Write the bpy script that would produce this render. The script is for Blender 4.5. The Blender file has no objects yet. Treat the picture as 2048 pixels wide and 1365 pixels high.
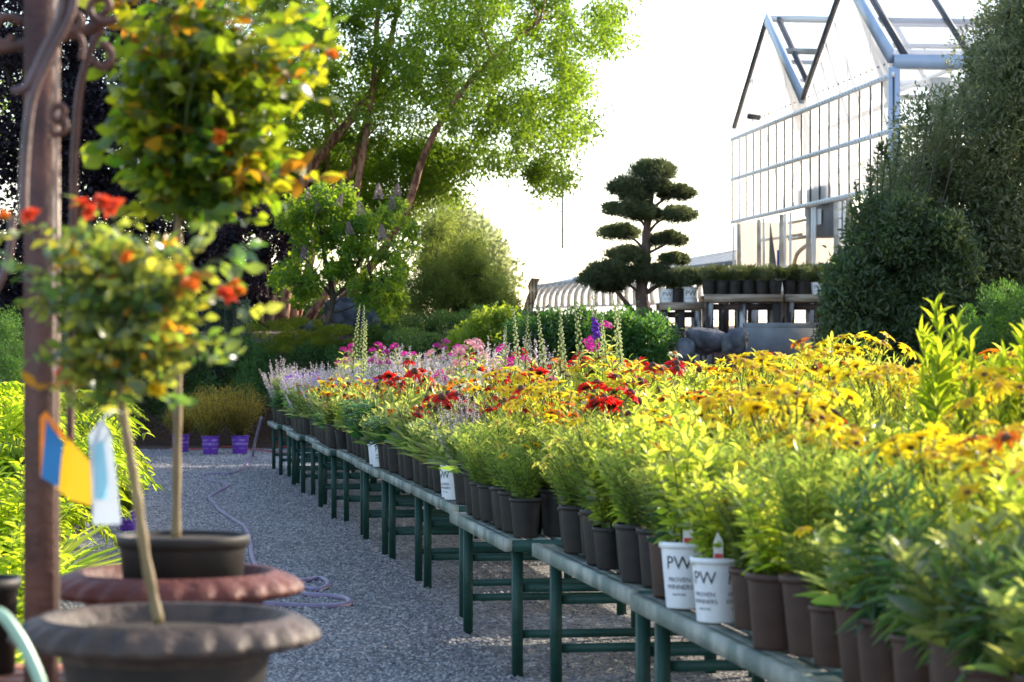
import bpy, math, random
import numpy as np
from mathutils import Vector, Matrix

# ------------------------------------------------------------------ frame
FP, HZ, CX, EYE = 4836.0, 720.0, 1024.0, 1.65      # an 85 mm lens, eye at 1.65 m
def W(px, py, d):
    return np.array(((px - CX) / FP * d, d, EYE - (py - HZ) / FP * d))
def G(px, py, z=0.0):
    d = FP * (EYE - z) / (py - HZ)
    return W(px, py, d)
scene = bpy.context.scene
COL = scene.collection
R = math.radians
rng = np.random.default_rng(7)

# ------------------------------------------------------------------ materials
def new_mat(name):
    m = bpy.data.materials.new(name); m.use_nodes = True
    nt = m.node_tree; nt.nodes.clear()
    out = nt.nodes.new('ShaderNodeOutputMaterial')
    return m, nt, out
def N(nt, t, **kw):
    n = nt.nodes.new(t)
    for k, v in kw.items(): setattr(n, k, v)
    return n
def rgba(c): return (c[0], c[1], c[2], 1.0)

def mat_leaf(name, c1, c2, t1, t2, mix=0.45, rough=0.42, spec=0.5, jitter=0.25):
    """leaf: two reflected tones, two transmitted tones, picked per leaf"""
    m, nt, out = new_mat(name)
    at = N(nt, 'ShaderNodeAttribute', attribute_name='rnd')
    oi = N(nt, 'ShaderNodeObjectInfo')
    def ramp(a, b):
        mx = N(nt, 'ShaderNodeMix', data_type='RGBA')
        mx.inputs[6].default_value = rgba(a); mx.inputs[7].default_value = rgba(b)
        nt.links.new(at.outputs['Fac'], mx.inputs[0])
        hs = N(nt, 'ShaderNodeHueSaturation')
        mr = N(nt, 'ShaderNodeMapRange')
        mr.inputs[3].default_value = 1 - jitter; mr.inputs[4].default_value = 1 + jitter
        nt.links.new(oi.outputs['Random'], mr.inputs[0])
        nt.links.new(mr.outputs[0], hs.inputs['Value'])
        nt.links.new(mx.outputs[2], hs.inputs['Color'])
        return hs.outputs[0]
    p = N(nt, 'ShaderNodeBsdfPrincipled')
    p.inputs['Roughness'].default_value = rough
    p.inputs['Specular IOR Level'].default_value = spec
    t = N(nt, 'ShaderNodeBsdfTranslucent')
    nt.links.new(ramp(c1, c2), p.inputs['Base Color'])
    nt.links.new(ramp(t1, t2), t.inputs['Color'])
    ms = N(nt, 'ShaderNodeMixShader'); ms.inputs[0].default_value = mix
    nt.links.new(p.outputs[0], ms.inputs[1]); nt.links.new(t.outputs[0], ms.inputs[2])
    nt.links.new(ms.outputs[0], out.inputs[0])
    return m

def mat_surf(name, c1, c2=None, scale=6.0, rough=0.7, bump=0.0, bscale=40.0, stretch=(1,1,1), spec=0.4, metal=0.0, detail=6.0, contrast=(0.35, 0.65)):
    m, nt, out = new_mat(name)
    p = N(nt, 'ShaderNodeBsdfPrincipled')
    p.inputs['Roughness'].default_value = rough; p.inputs['Specular IOR Level'].default_value = spec
    p.inputs['Metallic'].default_value = metal
    tc = N(nt, 'ShaderNodeTexCoord'); mp = N(nt, 'ShaderNodeMapping')
    mp.inputs['Scale'].default_value = stretch
    nt.links.new(tc.outputs['Object'], mp.inputs[0])
    nz = N(nt, 'ShaderNodeTexNoise'); nz.inputs['Scale'].default_value = scale; nz.inputs['Detail'].default_value = detail
    nt.links.new(mp.outputs[0], nz.inputs['Vector'])
    cr = N(nt, 'ShaderNodeValToRGB')
    cr.color_ramp.elements[0].position = contrast[0]; cr.color_ramp.elements[0].color = rgba(c1)
    cr.color_ramp.elements[1].position = contrast[1]; cr.color_ramp.elements[1].color = rgba(c2 or c1)
    nt.links.new(nz.outputs['Fac'], cr.inputs[0]); nt.links.new(cr.outputs[0], p.inputs['Base Color'])
    if bump:
        n2 = N(nt, 'ShaderNodeTexNoise'); n2.inputs['Scale'].default_value = bscale; n2.inputs['Detail'].default_value = 5
        nt.links.new(mp.outputs[0], n2.inputs['Vector'])
        b = N(nt, 'ShaderNodeBump'); b.inputs['Strength'].default_value = bump; b.inputs['Distance'].default_value = 0.02
        nt.links.new(n2.outputs['Fac'], b.inputs['Height']); nt.links.new(b.outputs[0], p.inputs['Normal'])
    nt.links.new(p.outputs[0], out.inputs[0])
    return m

M = {}
# foliage kinds
M['rose1'] = mat_leaf('rose_leaf_dull', (.022,.065,.042), (.06,.11,.05), (.20,.40,.05), (.80,.72,.06), .48, .27, .8)
M['rose2'] = mat_leaf('rose_leaf_fresh', (.020,.070,.028), (.06,.13,.02), (.26,.56,.02), (.90,.86,.03), .55, .27, .8)
M['shoot'] = mat_leaf('young_shoot', (.25,.12,.02), (.3,.2,.02), (.9,.55,.02), (.95,.35,.02), .55, .35)
M['lance'] = mat_leaf('lance_leaf', (.016,.058,.040), (.05,.10,.045), (.10,.30,.07), (.48,.64,.09), .44, .32, .8)
M['thread'] = mat_leaf('thread_leaf', (.045,.10,.04), (.11,.155,.05), (.30,.52,.06), (.75,.82,.12), .52, .36, .8)
M['bushy'] = mat_leaf('bushy_leaf', (.06,.115,.025), (.13,.18,.035), (.50,.72,.04), (.96,.95,.10), .60, .30, 1.0)
M['broad'] = mat_leaf('broad_leaf', (.05,.10,.04), (.13,.17,.07), (.32,.52,.06), (.80,.82,.20), .5, .36, .8)
M['dark'] = mat_leaf('dark_herb_leaf', (.018,.065,.040), (.035,.095,.035), (.07,.26,.06), (.22,.42,.05), .4, .35, .5)
M['gold'] = mat_leaf('golden_leaf', (.10,.16,.015), (.16,.2,.025), (.50,.74,.02), (.82,.90,.04), .52, .45, .4)
M['sage'] = mat_leaf('silver_leaf', (.20,.20,.19), (.32,.30,.30), (.45,.48,.36), (.62,.58,.56), .4, .6, .3)
M['sagebloom'] = mat_leaf('silver_bloom', (.42,.36,.42), (.55,.48,.50), (.66,.58,.64), (.85,.76,.76), .45, .6, .3)
M['amber'] = mat_leaf('amber_leaf', (.06,.075,.022), (.20,.15,.03), (.42,.40,.05), (.95,.72,.08), .50, .5, .3)  # dark low, gold at the tips; the sunlit tips are in the colour
M['birch'] = mat_leaf('birch_leaf', (.032,.085,.018), (.06,.12,.02), (.30,.52,.02), (.58,.78,.04), .48, .42, .4)
M['hydra'] = mat_leaf('hydrangea_leaf', (.018,.055,.014), (.04,.085,.018), (.18,.38,.02), (.66,.80,.04), .5, .42, .45)
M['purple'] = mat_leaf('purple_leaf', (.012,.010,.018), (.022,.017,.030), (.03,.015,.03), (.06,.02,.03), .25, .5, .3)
M['wispy'] = mat_leaf('wispy_leaf', (.055,.085,.022), (.10,.13,.035), (.36,.48,.07), (.62,.70,.14), .45, .5, .3)
M['haze'] = mat_leaf('far_leaf', (.13,.17,.08), (.18,.22,.10), (.45,.52,.2), (.6,.65,.3), .5, .7, .1)  # paler leaf tones, with distance haze put into the colour
M['juniper'] = mat_leaf('juniper_leaf', (.07,.105,.015), (.13,.155,.02), (.38,.52,.03), (.75,.78,.05), .45, .6, .2)
M['box'] = mat_leaf('boxwood_leaf', (.022,.058,.020), (.045,.088,.026), (.08,.24,.03), (.34,.50,.07), .42, .4, .4)
M['hedge'] = mat_leaf('hedge_leaf', (.028,.080,.026), (.050,.11,.034), (.09,.30,.04), (.28,.52,.06), .42, .42, .4)
M['lime'] = mat_leaf('lime_leaf', (.07,.13,.02), (.12,.17,.02), (.4,.62,.03), (.7,.8,.05), .48, .45, .4)
M['pine'] = mat_leaf('pine_needle', (.050,.076,.036), (.11,.13,.06), (.16,.22,.08), (.40,.42,.16), .3, .55, .3)
M['pineL'] = mat_leaf('dwarf_pine_needle', (.03,.05,.02), (.055,.075,.02), (.1,.15,.03), (.2,.22,.05), .35, .55, .3)
M['evergreen'] = mat_leaf('evergreen_leaf', (.050,.088,.038), (.18,.20,.10), (.20,.34,.08), (.74,.74,.36), .46, .36, .6)
M['evdark'] = mat_leaf('evergreen_dark_leaf', (.032,.068,.032), (.075,.105,.050), (.12,.27,.06), (.45,.54,.16), .42, .42, .4)
M['weep'] = mat_leaf('weeping_needle', (.018,.05,.045), (.03,.07,.06), (.04,.12,.09), (.08,.2,.12), .3, .55, .3)
M['stem'] = mat_leaf('green_stem', (.06,.10,.03), (.12,.13,.04), (.2,.3,.05), (.3,.4,.08), .25, .5, .4)
M['spire'] = mat_leaf('seed_spire', (.26,.32,.16), (.38,.42,.24), (.7,.8,.35), (.9,.92,.55), .45, .5, .3)
# petals
def petal(n, a, b, ta, tb): M[n] = mat_leaf(n, a, b, ta, tb, .5, .5, .3, .12)
petal('p_red', (.42,.010,.012), (.60,.035,.02), (.85,.01,.02), (.95,.06,.03))
petal('p_orange', (.55,.09,.01), (.65,.20,.012), (.95,.16,.01), (.98,.35,.02))
petal('p_yellow', (.72,.42,.008), (.78,.56,.015), (1.0,.70,.01), (1.0,.86,.04))
petal('p_lemon', (.65,.58,.06), (.72,.66,.12), (.92,.85,.10), (.96,.92,.22))
petal('p_magenta', (.36,.012,.18), (.50,.03,.30), (.70,.02,.36), (.85,.06,.55))
petal('p_purple', (.16,.04,.42), (.26,.08,.52), (.30,.06,.75), (.5,.15,.85))
petal('p_white', (.62,.62,.42), (.72,.70,.55), (.85,.85,.5), (.95,.93,.7))
petal('p_pink', (.5,.2,.25), (.6,.34,.38), (.8,.35,.4), (.9,.5,.55))
petal('p_panicle', (.22,.17,.18), (.32,.25,.25), (.3,.22,.24), (.45,.36,.36))
petal('p_rose', (.65,.13,.02), (.75,.26,.03), (.98,.20,.03), (1.0,.45,.05))
petal('p_rosered', (.60,.03,.02), (.70,.10,.03), (.95,.05,.03), (.98,.2,.06))
M['cone'] = mat_surf('flower_cone', (.05,.015,.008), (.14,.05,.012), 60, .8)
M['conegold'] = mat_surf('flower_cone_gold', (.35,.14,.01), (.5,.25,.02), 60, .8)
# things
M['pot'] = mat_surf('black_plastic', (.012,.011,.011), (.030,.024,.021), 8, .6, spec=.35)
M['potbrown'] = mat_surf('brown_plastic', (.040,.020,.014), (.070,.036,.026), 8, .6)
M['potwhite'] = mat_surf('white_plastic', (.70,.72,.76), (.80,.81,.83), 8, .45)
M['potpurple'] = mat_surf('purple_plastic', (.13,.035,.34), (.17,.05,.42), 8, .45)
M['soil'] = mat_surf('potting_soil', (.018,.012,.009), (.05,.035,.022), 60, .95, bump=.8, bscale=120)
M['ink'] = mat_surf('black_print', (.05,.05,.06), None, 5, .6)
M['inkpale'] = mat_surf('pale_print', (.62,.50,.78), None, 5, .6)
M['inkgreen'] = mat_surf('green_print', (.12,.25,.10), None, 5, .6)
M['inkred'] = mat_surf('red_print', (.55,.05,.05), None, 5, .6)
M['green'] = mat_surf('green_paint', (.008,.045,.036), (.018,.065,.052), 5, .55, bump=.25, bscale=60, spec=.35)
M['greenworn'] = mat_surf('worn_green_paint', (.15,.19,.165), (.36,.37,.32), 5, .6, bump=.4, bscale=50, stretch=(1,1,1), spec=.3, contrast=(.40,.66))  # worn paint; sunlit paleness of the top edges is in the colour too
M['rust'] = mat_surf('rusty_iron', (.055,.018,.012), (.12,.042,.026), 14, .55, bump=.3, bscale=60, spec=.5)
M['iron'] = mat_surf('dull_iron', (.06,.032,.032), (.11,.06,.06), 14, .45, bump=.2, bscale=60, spec=.5)
M['edgelight'] = mat_surf('post_edge_highlight', (.34,.20,.13), (.46,.29,.2), 14, .35, spec=.7)  # pale metal tone painted for the post's sunlit edge
M['urngrey'] = mat_surf('grey_bronze_urn', (.034,.026,.024), (.085,.058,.046), 12, .6, bump=.4, bscale=40, spec=.3)
M['urnred'] = mat_surf('terracotta_urn', (.075,.018,.013), (.14,.038,.026), 12, .6, bump=.4, bscale=40, spec=.3)
M['stake'] = mat_surf('bamboo_stem', (.16,.11,.05), (.26,.19,.09), 8, .6, bump=.3, stretch=(3,3,.6))
M['bark'] = mat_surf('dark_bark', (.035,.026,.02), (.08,.06,.045), 7, .85, bump=1.0, bscale=22, stretch=(1.6,1.6,.5))
M['birchbark'] = mat_surf('peeling_birch_bark', (.12,.045,.025), (.44,.23,.14), 5, .8, bump=1.0, bscale=12, stretch=(1.5,1.5,.6), contrast=(.42,.60))
M['pinebark'] = mat_surf('pine_bark', (.055,.035,.03), (.12,.075,.06), 8, .85, bump=1.0, bscale=22, stretch=(1.6,1.6,.5))
M['rock'] = mat_surf('blue_grey_rock', (.028,.034,.048), (.12,.13,.15), 3.5, .85, bump=1.0, bscale=9)
M['mulch'] = mat_surf('bark_mulch', (.06,.032,.026), (.13,.075,.06), 14, .95, bump=1.0, bscale=60)
M['concrete'] = mat_surf('grey_concrete', (.15,.155,.165), (.21,.215,.225), 3, .85, bump=.2)
M['hose'] = mat_surf('mauve_hose', (.17,.13,.22), (.25,.20,.32), 5, .42, spec=.5)
M['hosered'] = mat_surf('red_hose', (.38,.05,.06), None, 5, .45)
M['hosegreen'] = mat_surf('pale_green_hose', (.25,.42,.30), (.33,.50,.38), 5, .35, spec=.6)
M['wood'] = mat_surf('weathered_timber', (.20,.15,.11), (.38,.31,.24), 5, .85, bump=.5, bscale=30, stretch=(.5,4,4))
M['woodp'] = mat_surf('peeling_post', (.035,.028,.028), (.42,.42,.43), 3.5, .85, bump=.4, bscale=20, stretch=(1.5,1.5,.35), contrast=(.52,.60))
M['dark'+'wood'] = mat_surf('shaded_timber', (.03,.022,.02), (.08,.055,.045), 5, .9)  # dark timber copy, under-bench shade put into the colour
M['redwood'] = mat_surf('redwood_board', (.22,.07,.035), (.34,.13,.07), 5, .6, bump=.3, stretch=(.4,4,4))
M['alu'] = mat_surf('pale_aluminium', (.80,.79,.77), (.88,.87,.85), 2, .5, spec=.5, metal=.0)
M['alublue'] = mat_surf('blue_aluminium', (.36,.44,.58), (.44,.52,.66), 2, .4, spec=.5)
M['seal'] = mat_surf('dark_seal', (.035,.038,.045), (.06,.06,.07), 3, .5)
M['sash'] = mat_surf('grey_window_post', (.36,.33,.29), (.60,.56,.49), 4, .6)
M['beige'] = mat_surf('beige_lining', (.55,.42,.28), (.66,.54,.40), 2, .8)
M['greybox'] = mat_surf('grey_enamel', (.16,.17,.19), (.21,.22,.24), 2, .5)
M['steel'] = mat_surf('pipe_metal', (.22,.19,.15), (.34,.28,.20), 6, .4, metal=.5)
M['blue'] = mat_surf('blue_plastic', (.02,.05,.25), None, 3, .4)
M['tagyellow'] = mat_leaf('tag_yellow', (.75,.42,.01), (.8,.48,.01), (.95,.55,.01), (.95,.55,.01), .45, .4)
M['tagblue'] = mat_leaf('tag_blue', (.01,.10,.32), (.01,.14,.38), (.01,.15,.45), (.02,.25,.5), .3, .4)
M['tagorange'] = mat_leaf('tag_orange', (.75,.2,.01), (.75,.2,.01), (.95,.3,.01), (.95,.3,.01), .45, .4)
M['tagwhite'] = mat_leaf('tag_white', (.62,.68,.78), (.66,.72,.8), (.6,.68,.8), (.6,.68,.8), .4, .35)
M['tagaqua'] = mat_leaf('tag_aqua', (.25,.50,.60), (.25,.50,.60), (.3,.6,.7), (.3,.6,.7), .4, .35)
M['fabric'] = mat_surf('striped_sling', (.05,.04,.02), (.28,.22,.13), 1, .7)
M['tabletop'] = mat_surf('maroon_tabletop', (.05,.018,.022), (.07,.028,.03), 4, .35)

def stripe_fabric():
    m, nt, out = new_mat('striped_sling_fabric')
    p = N(nt, 'ShaderNodeBsdfPrincipled'); p.inputs['Roughness'].default_value = .7
    tc = N(nt, 'ShaderNodeTexCoord'); w = N(nt, 'ShaderNodeTexWave'); w.inputs['Scale'].default_value = 5.0
    nt.links.new(tc.outputs['Object'], w.inputs[0])
    cr = N(nt, 'ShaderNodeValToRGB'); cr.color_ramp.elements[0].color = (.03,.025,.015,1); cr.color_ramp.elements[1].color = (.32,.26,.15,1)
    nt.links.new(w.outputs['Fac'], cr.inputs[0]); nt.links.new(cr.outputs[0], p.inputs['Base Color'])
    nt.links.new(p.outputs[0], out.inputs[0]); return m
M['fabric'] = stripe_fabric()

def translucent_panel(name, c, mix, rough=.5):
    m, nt, out = new_mat(name)
    tc = N(nt, 'ShaderNodeTexCoord'); nz = N(nt, 'ShaderNodeTexNoise'); nz.inputs['Scale'].default_value = .8; nz.inputs['Detail'].default_value = 4
    nt.links.new(tc.outputs['Object'], nz.inputs['Vector'])
    cr = N(nt, 'ShaderNodeValToRGB'); cr.color_ramp.elements[0].position = .3; cr.color_ramp.elements[1].position = .7
    cr.color_ramp.elements[0].color = rgba([x * .92 for x in c]); cr.color_ramp.elements[1].color = rgba(c)
    nt.links.new(nz.outputs['Fac'], cr.inputs[0])
    p = N(nt, 'ShaderNodeBsdfPrincipled'); p.inputs['Roughness'].default_value = rough
    t = N(nt, 'ShaderNodeBsdfTranslucent')
    nt.links.new(cr.outputs[0], p.inputs['Base Color']); nt.links.new(cr.outputs[0], t.inputs['Color'])
    ms = N(nt, 'ShaderNodeMixShader'); ms.inputs[0].default_value = mix
    nt.links.new(p.outputs[0], ms.inputs[1]); nt.links.new(t.outputs[0], ms.inputs[2]); nt.links.new(ms.outputs[0], out.inputs[0])
    return m
M['poly'] = translucent_panel('polycarbonate', (.985,.985,.985), .62)
def glass(name, tint, refl):
    m, nt, out = new_mat(name)
    t = N(nt, 'ShaderNodeBsdfTransparent'); t.inputs[0].default_value = rgba(tint)
    g = N(nt, 'ShaderNodeBsdfGlossy'); g.inputs['Roughness'].default_value = .06
    lw = N(nt, 'ShaderNodeLayerWeight'); lw.inputs[0].default_value = .4
    mr = N(nt, 'ShaderNodeMapRange'); mr.inputs[3].default_value = refl; mr.inputs[4].default_value = .7
    nt.links.new(lw.outputs['Fresnel'], mr.inputs[0])
    d = N(nt, 'ShaderNodeBsdfTranslucent'); d.inputs[0].default_value = (.9,.92,.95,1)
    m1 = N(nt, 'ShaderNodeMixShader'); m1.inputs[0].default_value = .25
    nt.links.new(t.outputs[0], m1.inputs[1]); nt.links.new(d.outputs[0], m1.inputs[2])
    ms = N(nt, 'ShaderNodeMixShader')
    nt.links.new(mr.outputs[0], ms.inputs[0]); nt.links.new(m1.outputs[0], ms.inputs[1]); nt.links.new(g.outputs[0], ms.inputs[2])
    nt.links.new(ms.outputs[0], out.inputs[0]); return m
M['glass'] = glass('roof_glass', (.95,.97,1), .05)
M['film'] = translucent_panel('clear_film', (.86,.76,.60), .5, .35)

def gravel_mat():
    m, nt, out = new_mat('grey_gravel')
    p = N(nt, 'ShaderNodeBsdfPrincipled'); p.inputs['Roughness'].default_value = .85; p.inputs['Specular IOR Level'].default_value = .3
    tc = N(nt, 'ShaderNodeTexCoord')
    v = N(nt, 'ShaderNodeTexVoronoi'); v.inputs['Scale'].default_value = 48
    nt.links.new(tc.outputs['Object'], v.inputs['Vector'])
    nz = N(nt, 'ShaderNodeTexNoise'); nz.inputs['Scale'].default_value = 1.3; nz.inputs['Detail'].default_value = 7
    nt.links.new(tc.outputs['Object'], nz.inputs['Vector'])
    cr = N(nt, 'ShaderNodeValToRGB')
    e = cr.color_ramp.elements; e[0].position = 0; e[0].color = (.10,.10,.105,1); e[1].position = 1; e[1].color = (.40,.38,.37,1)
    sx = N(nt, 'ShaderNodeSeparateColor'); nt.links.new(v.outputs['Color'], sx.inputs[0])
    nt.links.new(sx.outputs[0], cr.inputs[0])
    mx = N(nt, 'ShaderNodeMix', data_type='RGBA', blend_type='MULTIPLY'); mx.inputs[0].default_value = .85
    nt.links.new(cr.outputs[0], mx.inputs[6]); nt.links.new(nz.outputs['Fac'], mx.inputs[7])
    hs = N(nt, 'ShaderNodeHueSaturation'); hs.inputs['Value'].default_value = 1.7
    nt.links.new(mx.outputs[2], hs.inputs['Color']); nt.links.new(hs.outputs[0], p.inputs['Base Color'])
    b = N(nt, 'ShaderNodeBump'); b.inputs['Strength'].default_value = 1.0; b.inputs['Distance'].default_value = .012; b.invert = True
    nt.links.new(v.outputs['Distance'], b.inputs['Height']); nt.links.new(b.outputs[0], p.inputs['Normal'])
    nt.links.new(p.outputs[0], out.inputs[0]); return m
M['gravel'] = gravel_mat()
def stone_mat():
    m, nt, out = new_mat('gravel_stone')
    p = N(nt, 'ShaderNodeBsdfPrincipled'); p.inputs['Roughness'].default_value = .8; p.inputs['Specular IOR Level'].default_value = .35
    at = N(nt, 'ShaderNodeAttribute', attribute_name='rnd')
    cr = N(nt, 'ShaderNodeValToRGB'); e = cr.color_ramp.elements
    e[0].position = 0; e[0].color = (.10,.10,.11,1); e[1].position = 1; e[1].color = (.44,.41,.39,1)
    x = e.new(.5); x.color = (.22,.215,.22,1)
    nt.links.new(at.outputs['Fac'], cr.inputs[0]); nt.links.new(cr.outputs[0], p.inputs['Base Color']); nt.links.new(p.outputs[0], out.inputs[0]); return m
M['stone'] = stone_mat()

# ------------------------------------------------------------------ mesh builder
class MB:
    def __init__(s): s.V = []; s.F = []; s.R = []; s.MI = []; s.n = 0
    def add(s, V, F, rnd=0.5, mi=0):
        V = np.asarray(V, float).reshape(-1, 3)
        s.V.append(V); r = np.broadcast_to(np.asarray(rnd, float), (len(V),)) if np.ndim(rnd) == 0 else np.asarray(rnd, float)
        s.R.append(r)
        if isinstance(F, np.ndarray): F = [F]
        else:
            g = {}
            for f in F: g.setdefault(len(f), []).append(f)
            F = [np.array(v, int) for v in g.values()]
        for f in F:
            s.F.append(f + s.n); s.MI.append(np.full(len(f), mi, int))
        s.n += len(V); return s
    def box(s, c, size, rz=0.0, mi=0):
        x, y, z = [a / 2 for a in size]
        v = np.array([(i, j, k) for i in (-x, x) for j in (-y, y) for k in (-z, z)], float)
        ca, sa = math.cos(rz), math.sin(rz)
        v = v @ np.array([[ca, sa, 0], [-sa, ca, 0], [0, 0, 1]]) + np.asarray(c)
        f = [(0,1,3,2),(4,6,7,5),(0,4,5,1),(2,3,7,6),(0,2,6,4),(1,5,7,3)]
        return s.add(v, f, .5, mi)
    def bar(s, p, q, w, h, up=(0,0,1), mi=0):
        p = np.asarray(p, float); q = np.asarray(q, float); d = q - p; d /= np.linalg.norm(d)
        up = np.asarray(up, float)
        if abs(d @ up) > .98: up = np.array((0, 1., 0))
        sd = np.cross(d, up); sd /= np.linalg.norm(sd); u = np.cross(sd, d)
        v = [b + a * sd * w / 2 + c * u * h / 2 for b in (p, q) for a, c in ((-1,-1),(1,-1),(1,1),(-1,1))]
        f = [(0,1,2,3),(7,6,5,4),(0,4,5,1),(1,5,6,2),(2,6,7,3),(3,7,4,0)]
        return s.add(v, f, .5, mi)
    def quad(s, a, b, c, d, mi=0): return s.add([a, b, c, d], [(0,1,2,3)], .5, mi)
    def tube(s, P, rad, seg=8, rnd=.5, mi=0, cap=True, noise=0.0):
        P = np.asarray(P, float); n = len(P)
        rad = np.broadcast_to(np.asarray(rad, float), (n,))
        T = np.gradient(P, axis=0); T /= np.linalg.norm(T, axis=1)[:, None] + 1e-9
        ref = np.array((0, 0, 1.)) if abs(T[0, 2]) < .9 else np.array((1., 0, 0))
        rows = []
        a = np.linspace(0, 2 * np.pi, seg, endpoint=False)
        x = np.cross(ref, T[0]); x /= np.linalg.norm(x)
        for i in range(n):
            x = x - (x @ T[i]) * T[i]; x /= np.linalg.norm(x) + 1e-9
            y = np.cross(T[i], x)
            rr = rad[i] * (1 + noise * rng.normal(size=seg)) if noise else rad[i] * np.ones(seg)
            rows.append(P[i] + (np.cos(a) * rr)[:, None] * x + (np.sin(a) * rr)[:, None] * y)
        V = np.concatenate(rows); i0 = np.arange(n - 1)[:, None] * seg + np.arange(seg)[None]
        i1 = np.arange(n - 1)[:, None] * seg + (np.arange(seg)[None] + 1) % seg
        F = [np.stack([i0, i1, i1 + seg, i0 + seg], -1).reshape(-1, 4)]
        if cap:
            F = F + [np.array([list(range(seg))[::-1]]), np.array([list(range((n-1)*seg, n*seg))])]
        s.n0 = s.n
        V = V; s.V.append(V); s.R.append(np.full(len(V), rnd))
        for f in F: s.F.append(f + s.n); s.MI.append(np.full(len(f), mi, int))
        s.n += len(V); return s
    def lathe(s, prof, seg=32, c=(0,0,0), mi=0, rfun=None):
        prof = np.asarray(prof, float); n = len(prof); a = np.linspace(0, 2*np.pi, seg, endpoint=False)
        V = []
        for i, (r, z) in enumerate(prof):
            rr = r * np.ones(seg) if rfun is None else r + rfun(i, a)
            V.append(np.stack([np.cos(a) * rr, np.sin(a) * rr, np.full(seg, z)], -1))
        V = np.concatenate(V) + np.asarray(c)
        i0 = np.arange(n - 1)[:, None] * seg + np.arange(seg)[None]; i1 = np.arange(n - 1)[:, None] * seg + (np.arange(seg)[None] + 1) % seg
        s.add(V, np.stack([i0, i1, i1 + seg, i0 + seg], -1).reshape(-1, 4), .5, mi); return s
    def leaves(s, P, D, U, L, Wd, tpl, rnd, mi=0):
        tv, tf = tpl; P = np.asarray(P); n = len(P)
        if n == 0: return s
        D = D / (np.linalg.norm(D, axis=1)[:, None] + 1e-9)
        S = np.cross(D, U); S /= np.linalg.norm(S, axis=1)[:, None] + 1e-9
        Z = np.cross(S, D); L = np.broadcast_to(L, (n,)); Wd = np.broadcast_to(Wd, (n,))
        V = P[:, None] + tv[None, :, 1:2] * (L[:, None, None] * D[:, None]) + tv[None, :, 0:1] * (Wd[:, None, None] * S[:, None]) + tv[None, :, 2:3] * (L[:, None, None] * Z[:, None])
        F = tf[None] + (np.arange(n) * len(tv))[:, None, None]
        return s.add(V.reshape(-1, 3), F.reshape(-1, tf.shape[1]), np.repeat(rnd, len(tv)), mi)
    def mesh(s, name, mats, smooth=False):
        me = bpy.data.meshes.new(name)
        V = np.concatenate(s.V); me.vertices.add(len(V)); me.vertices.foreach_set('co', V.ravel())
        li = np.concatenate([f.ravel() for f in s.F]); tot = np.concatenate([np.full(len(f), f.shape[1]) for f in s.F])
        st = np.concatenate([[0], np.cumsum(tot)[:-1]])
        me.loops.add(len(li)); me.loops.foreach_set('vertex_index', li.astype(np.int32))
        me.polygons.add(len(tot)); me.polygons.foreach_set('loop_start', st.astype(np.int32))
        me.polygons.foreach_set('loop_total', tot.astype(np.int32))
        me.polygons.foreach_set('material_index', np.concatenate(s.MI).astype(np.int32))
        if smooth: me.polygons.foreach_set('use_smooth', np.ones(len(tot), bool))
        at = me.attributes.new('rnd', 'FLOAT', 'POINT'); at.data.foreach_set('value', np.concatenate(s.R).astype(np.float32))
        me.update(calc_edges=True); me.validate()
        for m in (mats if isinstance(mats, (list, tuple)) else [mats]): me.materials.append(M[m])
        return me

def obj(name, data, parent=None, loc=None, rot=None, scale=None, label=None):
    o = bpy.data.objects.new(name, data); COL.objects.link(o)
    if parent is not None: o.parent = parent
    if loc is not None: o.location = loc
    if rot is not None: o.rotation_euler = rot
    if scale is not None: o.scale = (scale,)*3 if np.ndim(scale) == 0 else scale
    if label: o['label'] = label
    return o
def tag(o, label, cat, group=None, kind=None):
    o['label'] = label; o['category'] = cat
    if group: o['group'] = group
    if kind: o['kind'] = kind
    return o
def thing(name, label, cat, loc=(0,0,0), rz=0, group=None, scale=None):
    o = obj(name, None, None, loc, (0,0,rz), scale); o.empty_display_size = .1
    return tag(o, label, cat, group)
def struct(name, mb, mats, label, smooth=False):
    o = obj(name, mb.mesh(name, mats, smooth)); o['kind'] = 'structure'; o['label'] = label; o['category'] = name.replace('_', ' '); return o

# leaf templates: (x across, y along, z up), tris
def tpl_simple(curve=-.12): return (np.array([(0,0,0),(-.5,.45,.05),(0,1,curve),(.5,.45,.05)]), np.array([(0,3,2),(0,2,1)]))
def tpl_fine(curve=-.3, fold=.12, wmax=.42):
    st = [(.0,.05),(.18,.55),(.42,1.0),(.68,.78),(.88,.35),(1.0,0.02)]
    v = []
    for t, w in st:
        z = curve * t * t
        v += [(-.5*w, t, z + fold*w*.5), (0, t, z), (.5*w, t, z + fold*w*.5)]
    f = []
    for i in range(len(st)-1):
        a = i*3
        for k in (0,1): f += [(a+k, a+k+1, a+k+4), (a+k, a+k+4, a+k+3)]
    return np.array(v), np.array(f)
def tpl_mid(curve=-.25, fold=.1):
    v = [(0,0,0), (-.5,.35,fold), (0,.35,0+curve*.12), (.5,.35,fold), (-.34,.72,curve*.5+fold*.7), (0,.72,curve*.5), (.34,.72,curve*.5+fold*.7), (0,1,curve)]
    f = [(0,2,1),(0,3,2),(1,2,5),(1,5,4),(2,3,6),(2,6,5),(4,5,7),(5,6,7)]
    return np.array(v), np.array(f)
T_S, T_F, T_M = tpl_simple(), tpl_fine(), tpl_mid()

def rdir(n, r=rng):
    v = r.normal(size=(n, 3)); return v / np.linalg.norm(v, axis=1)[:, None]

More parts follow.
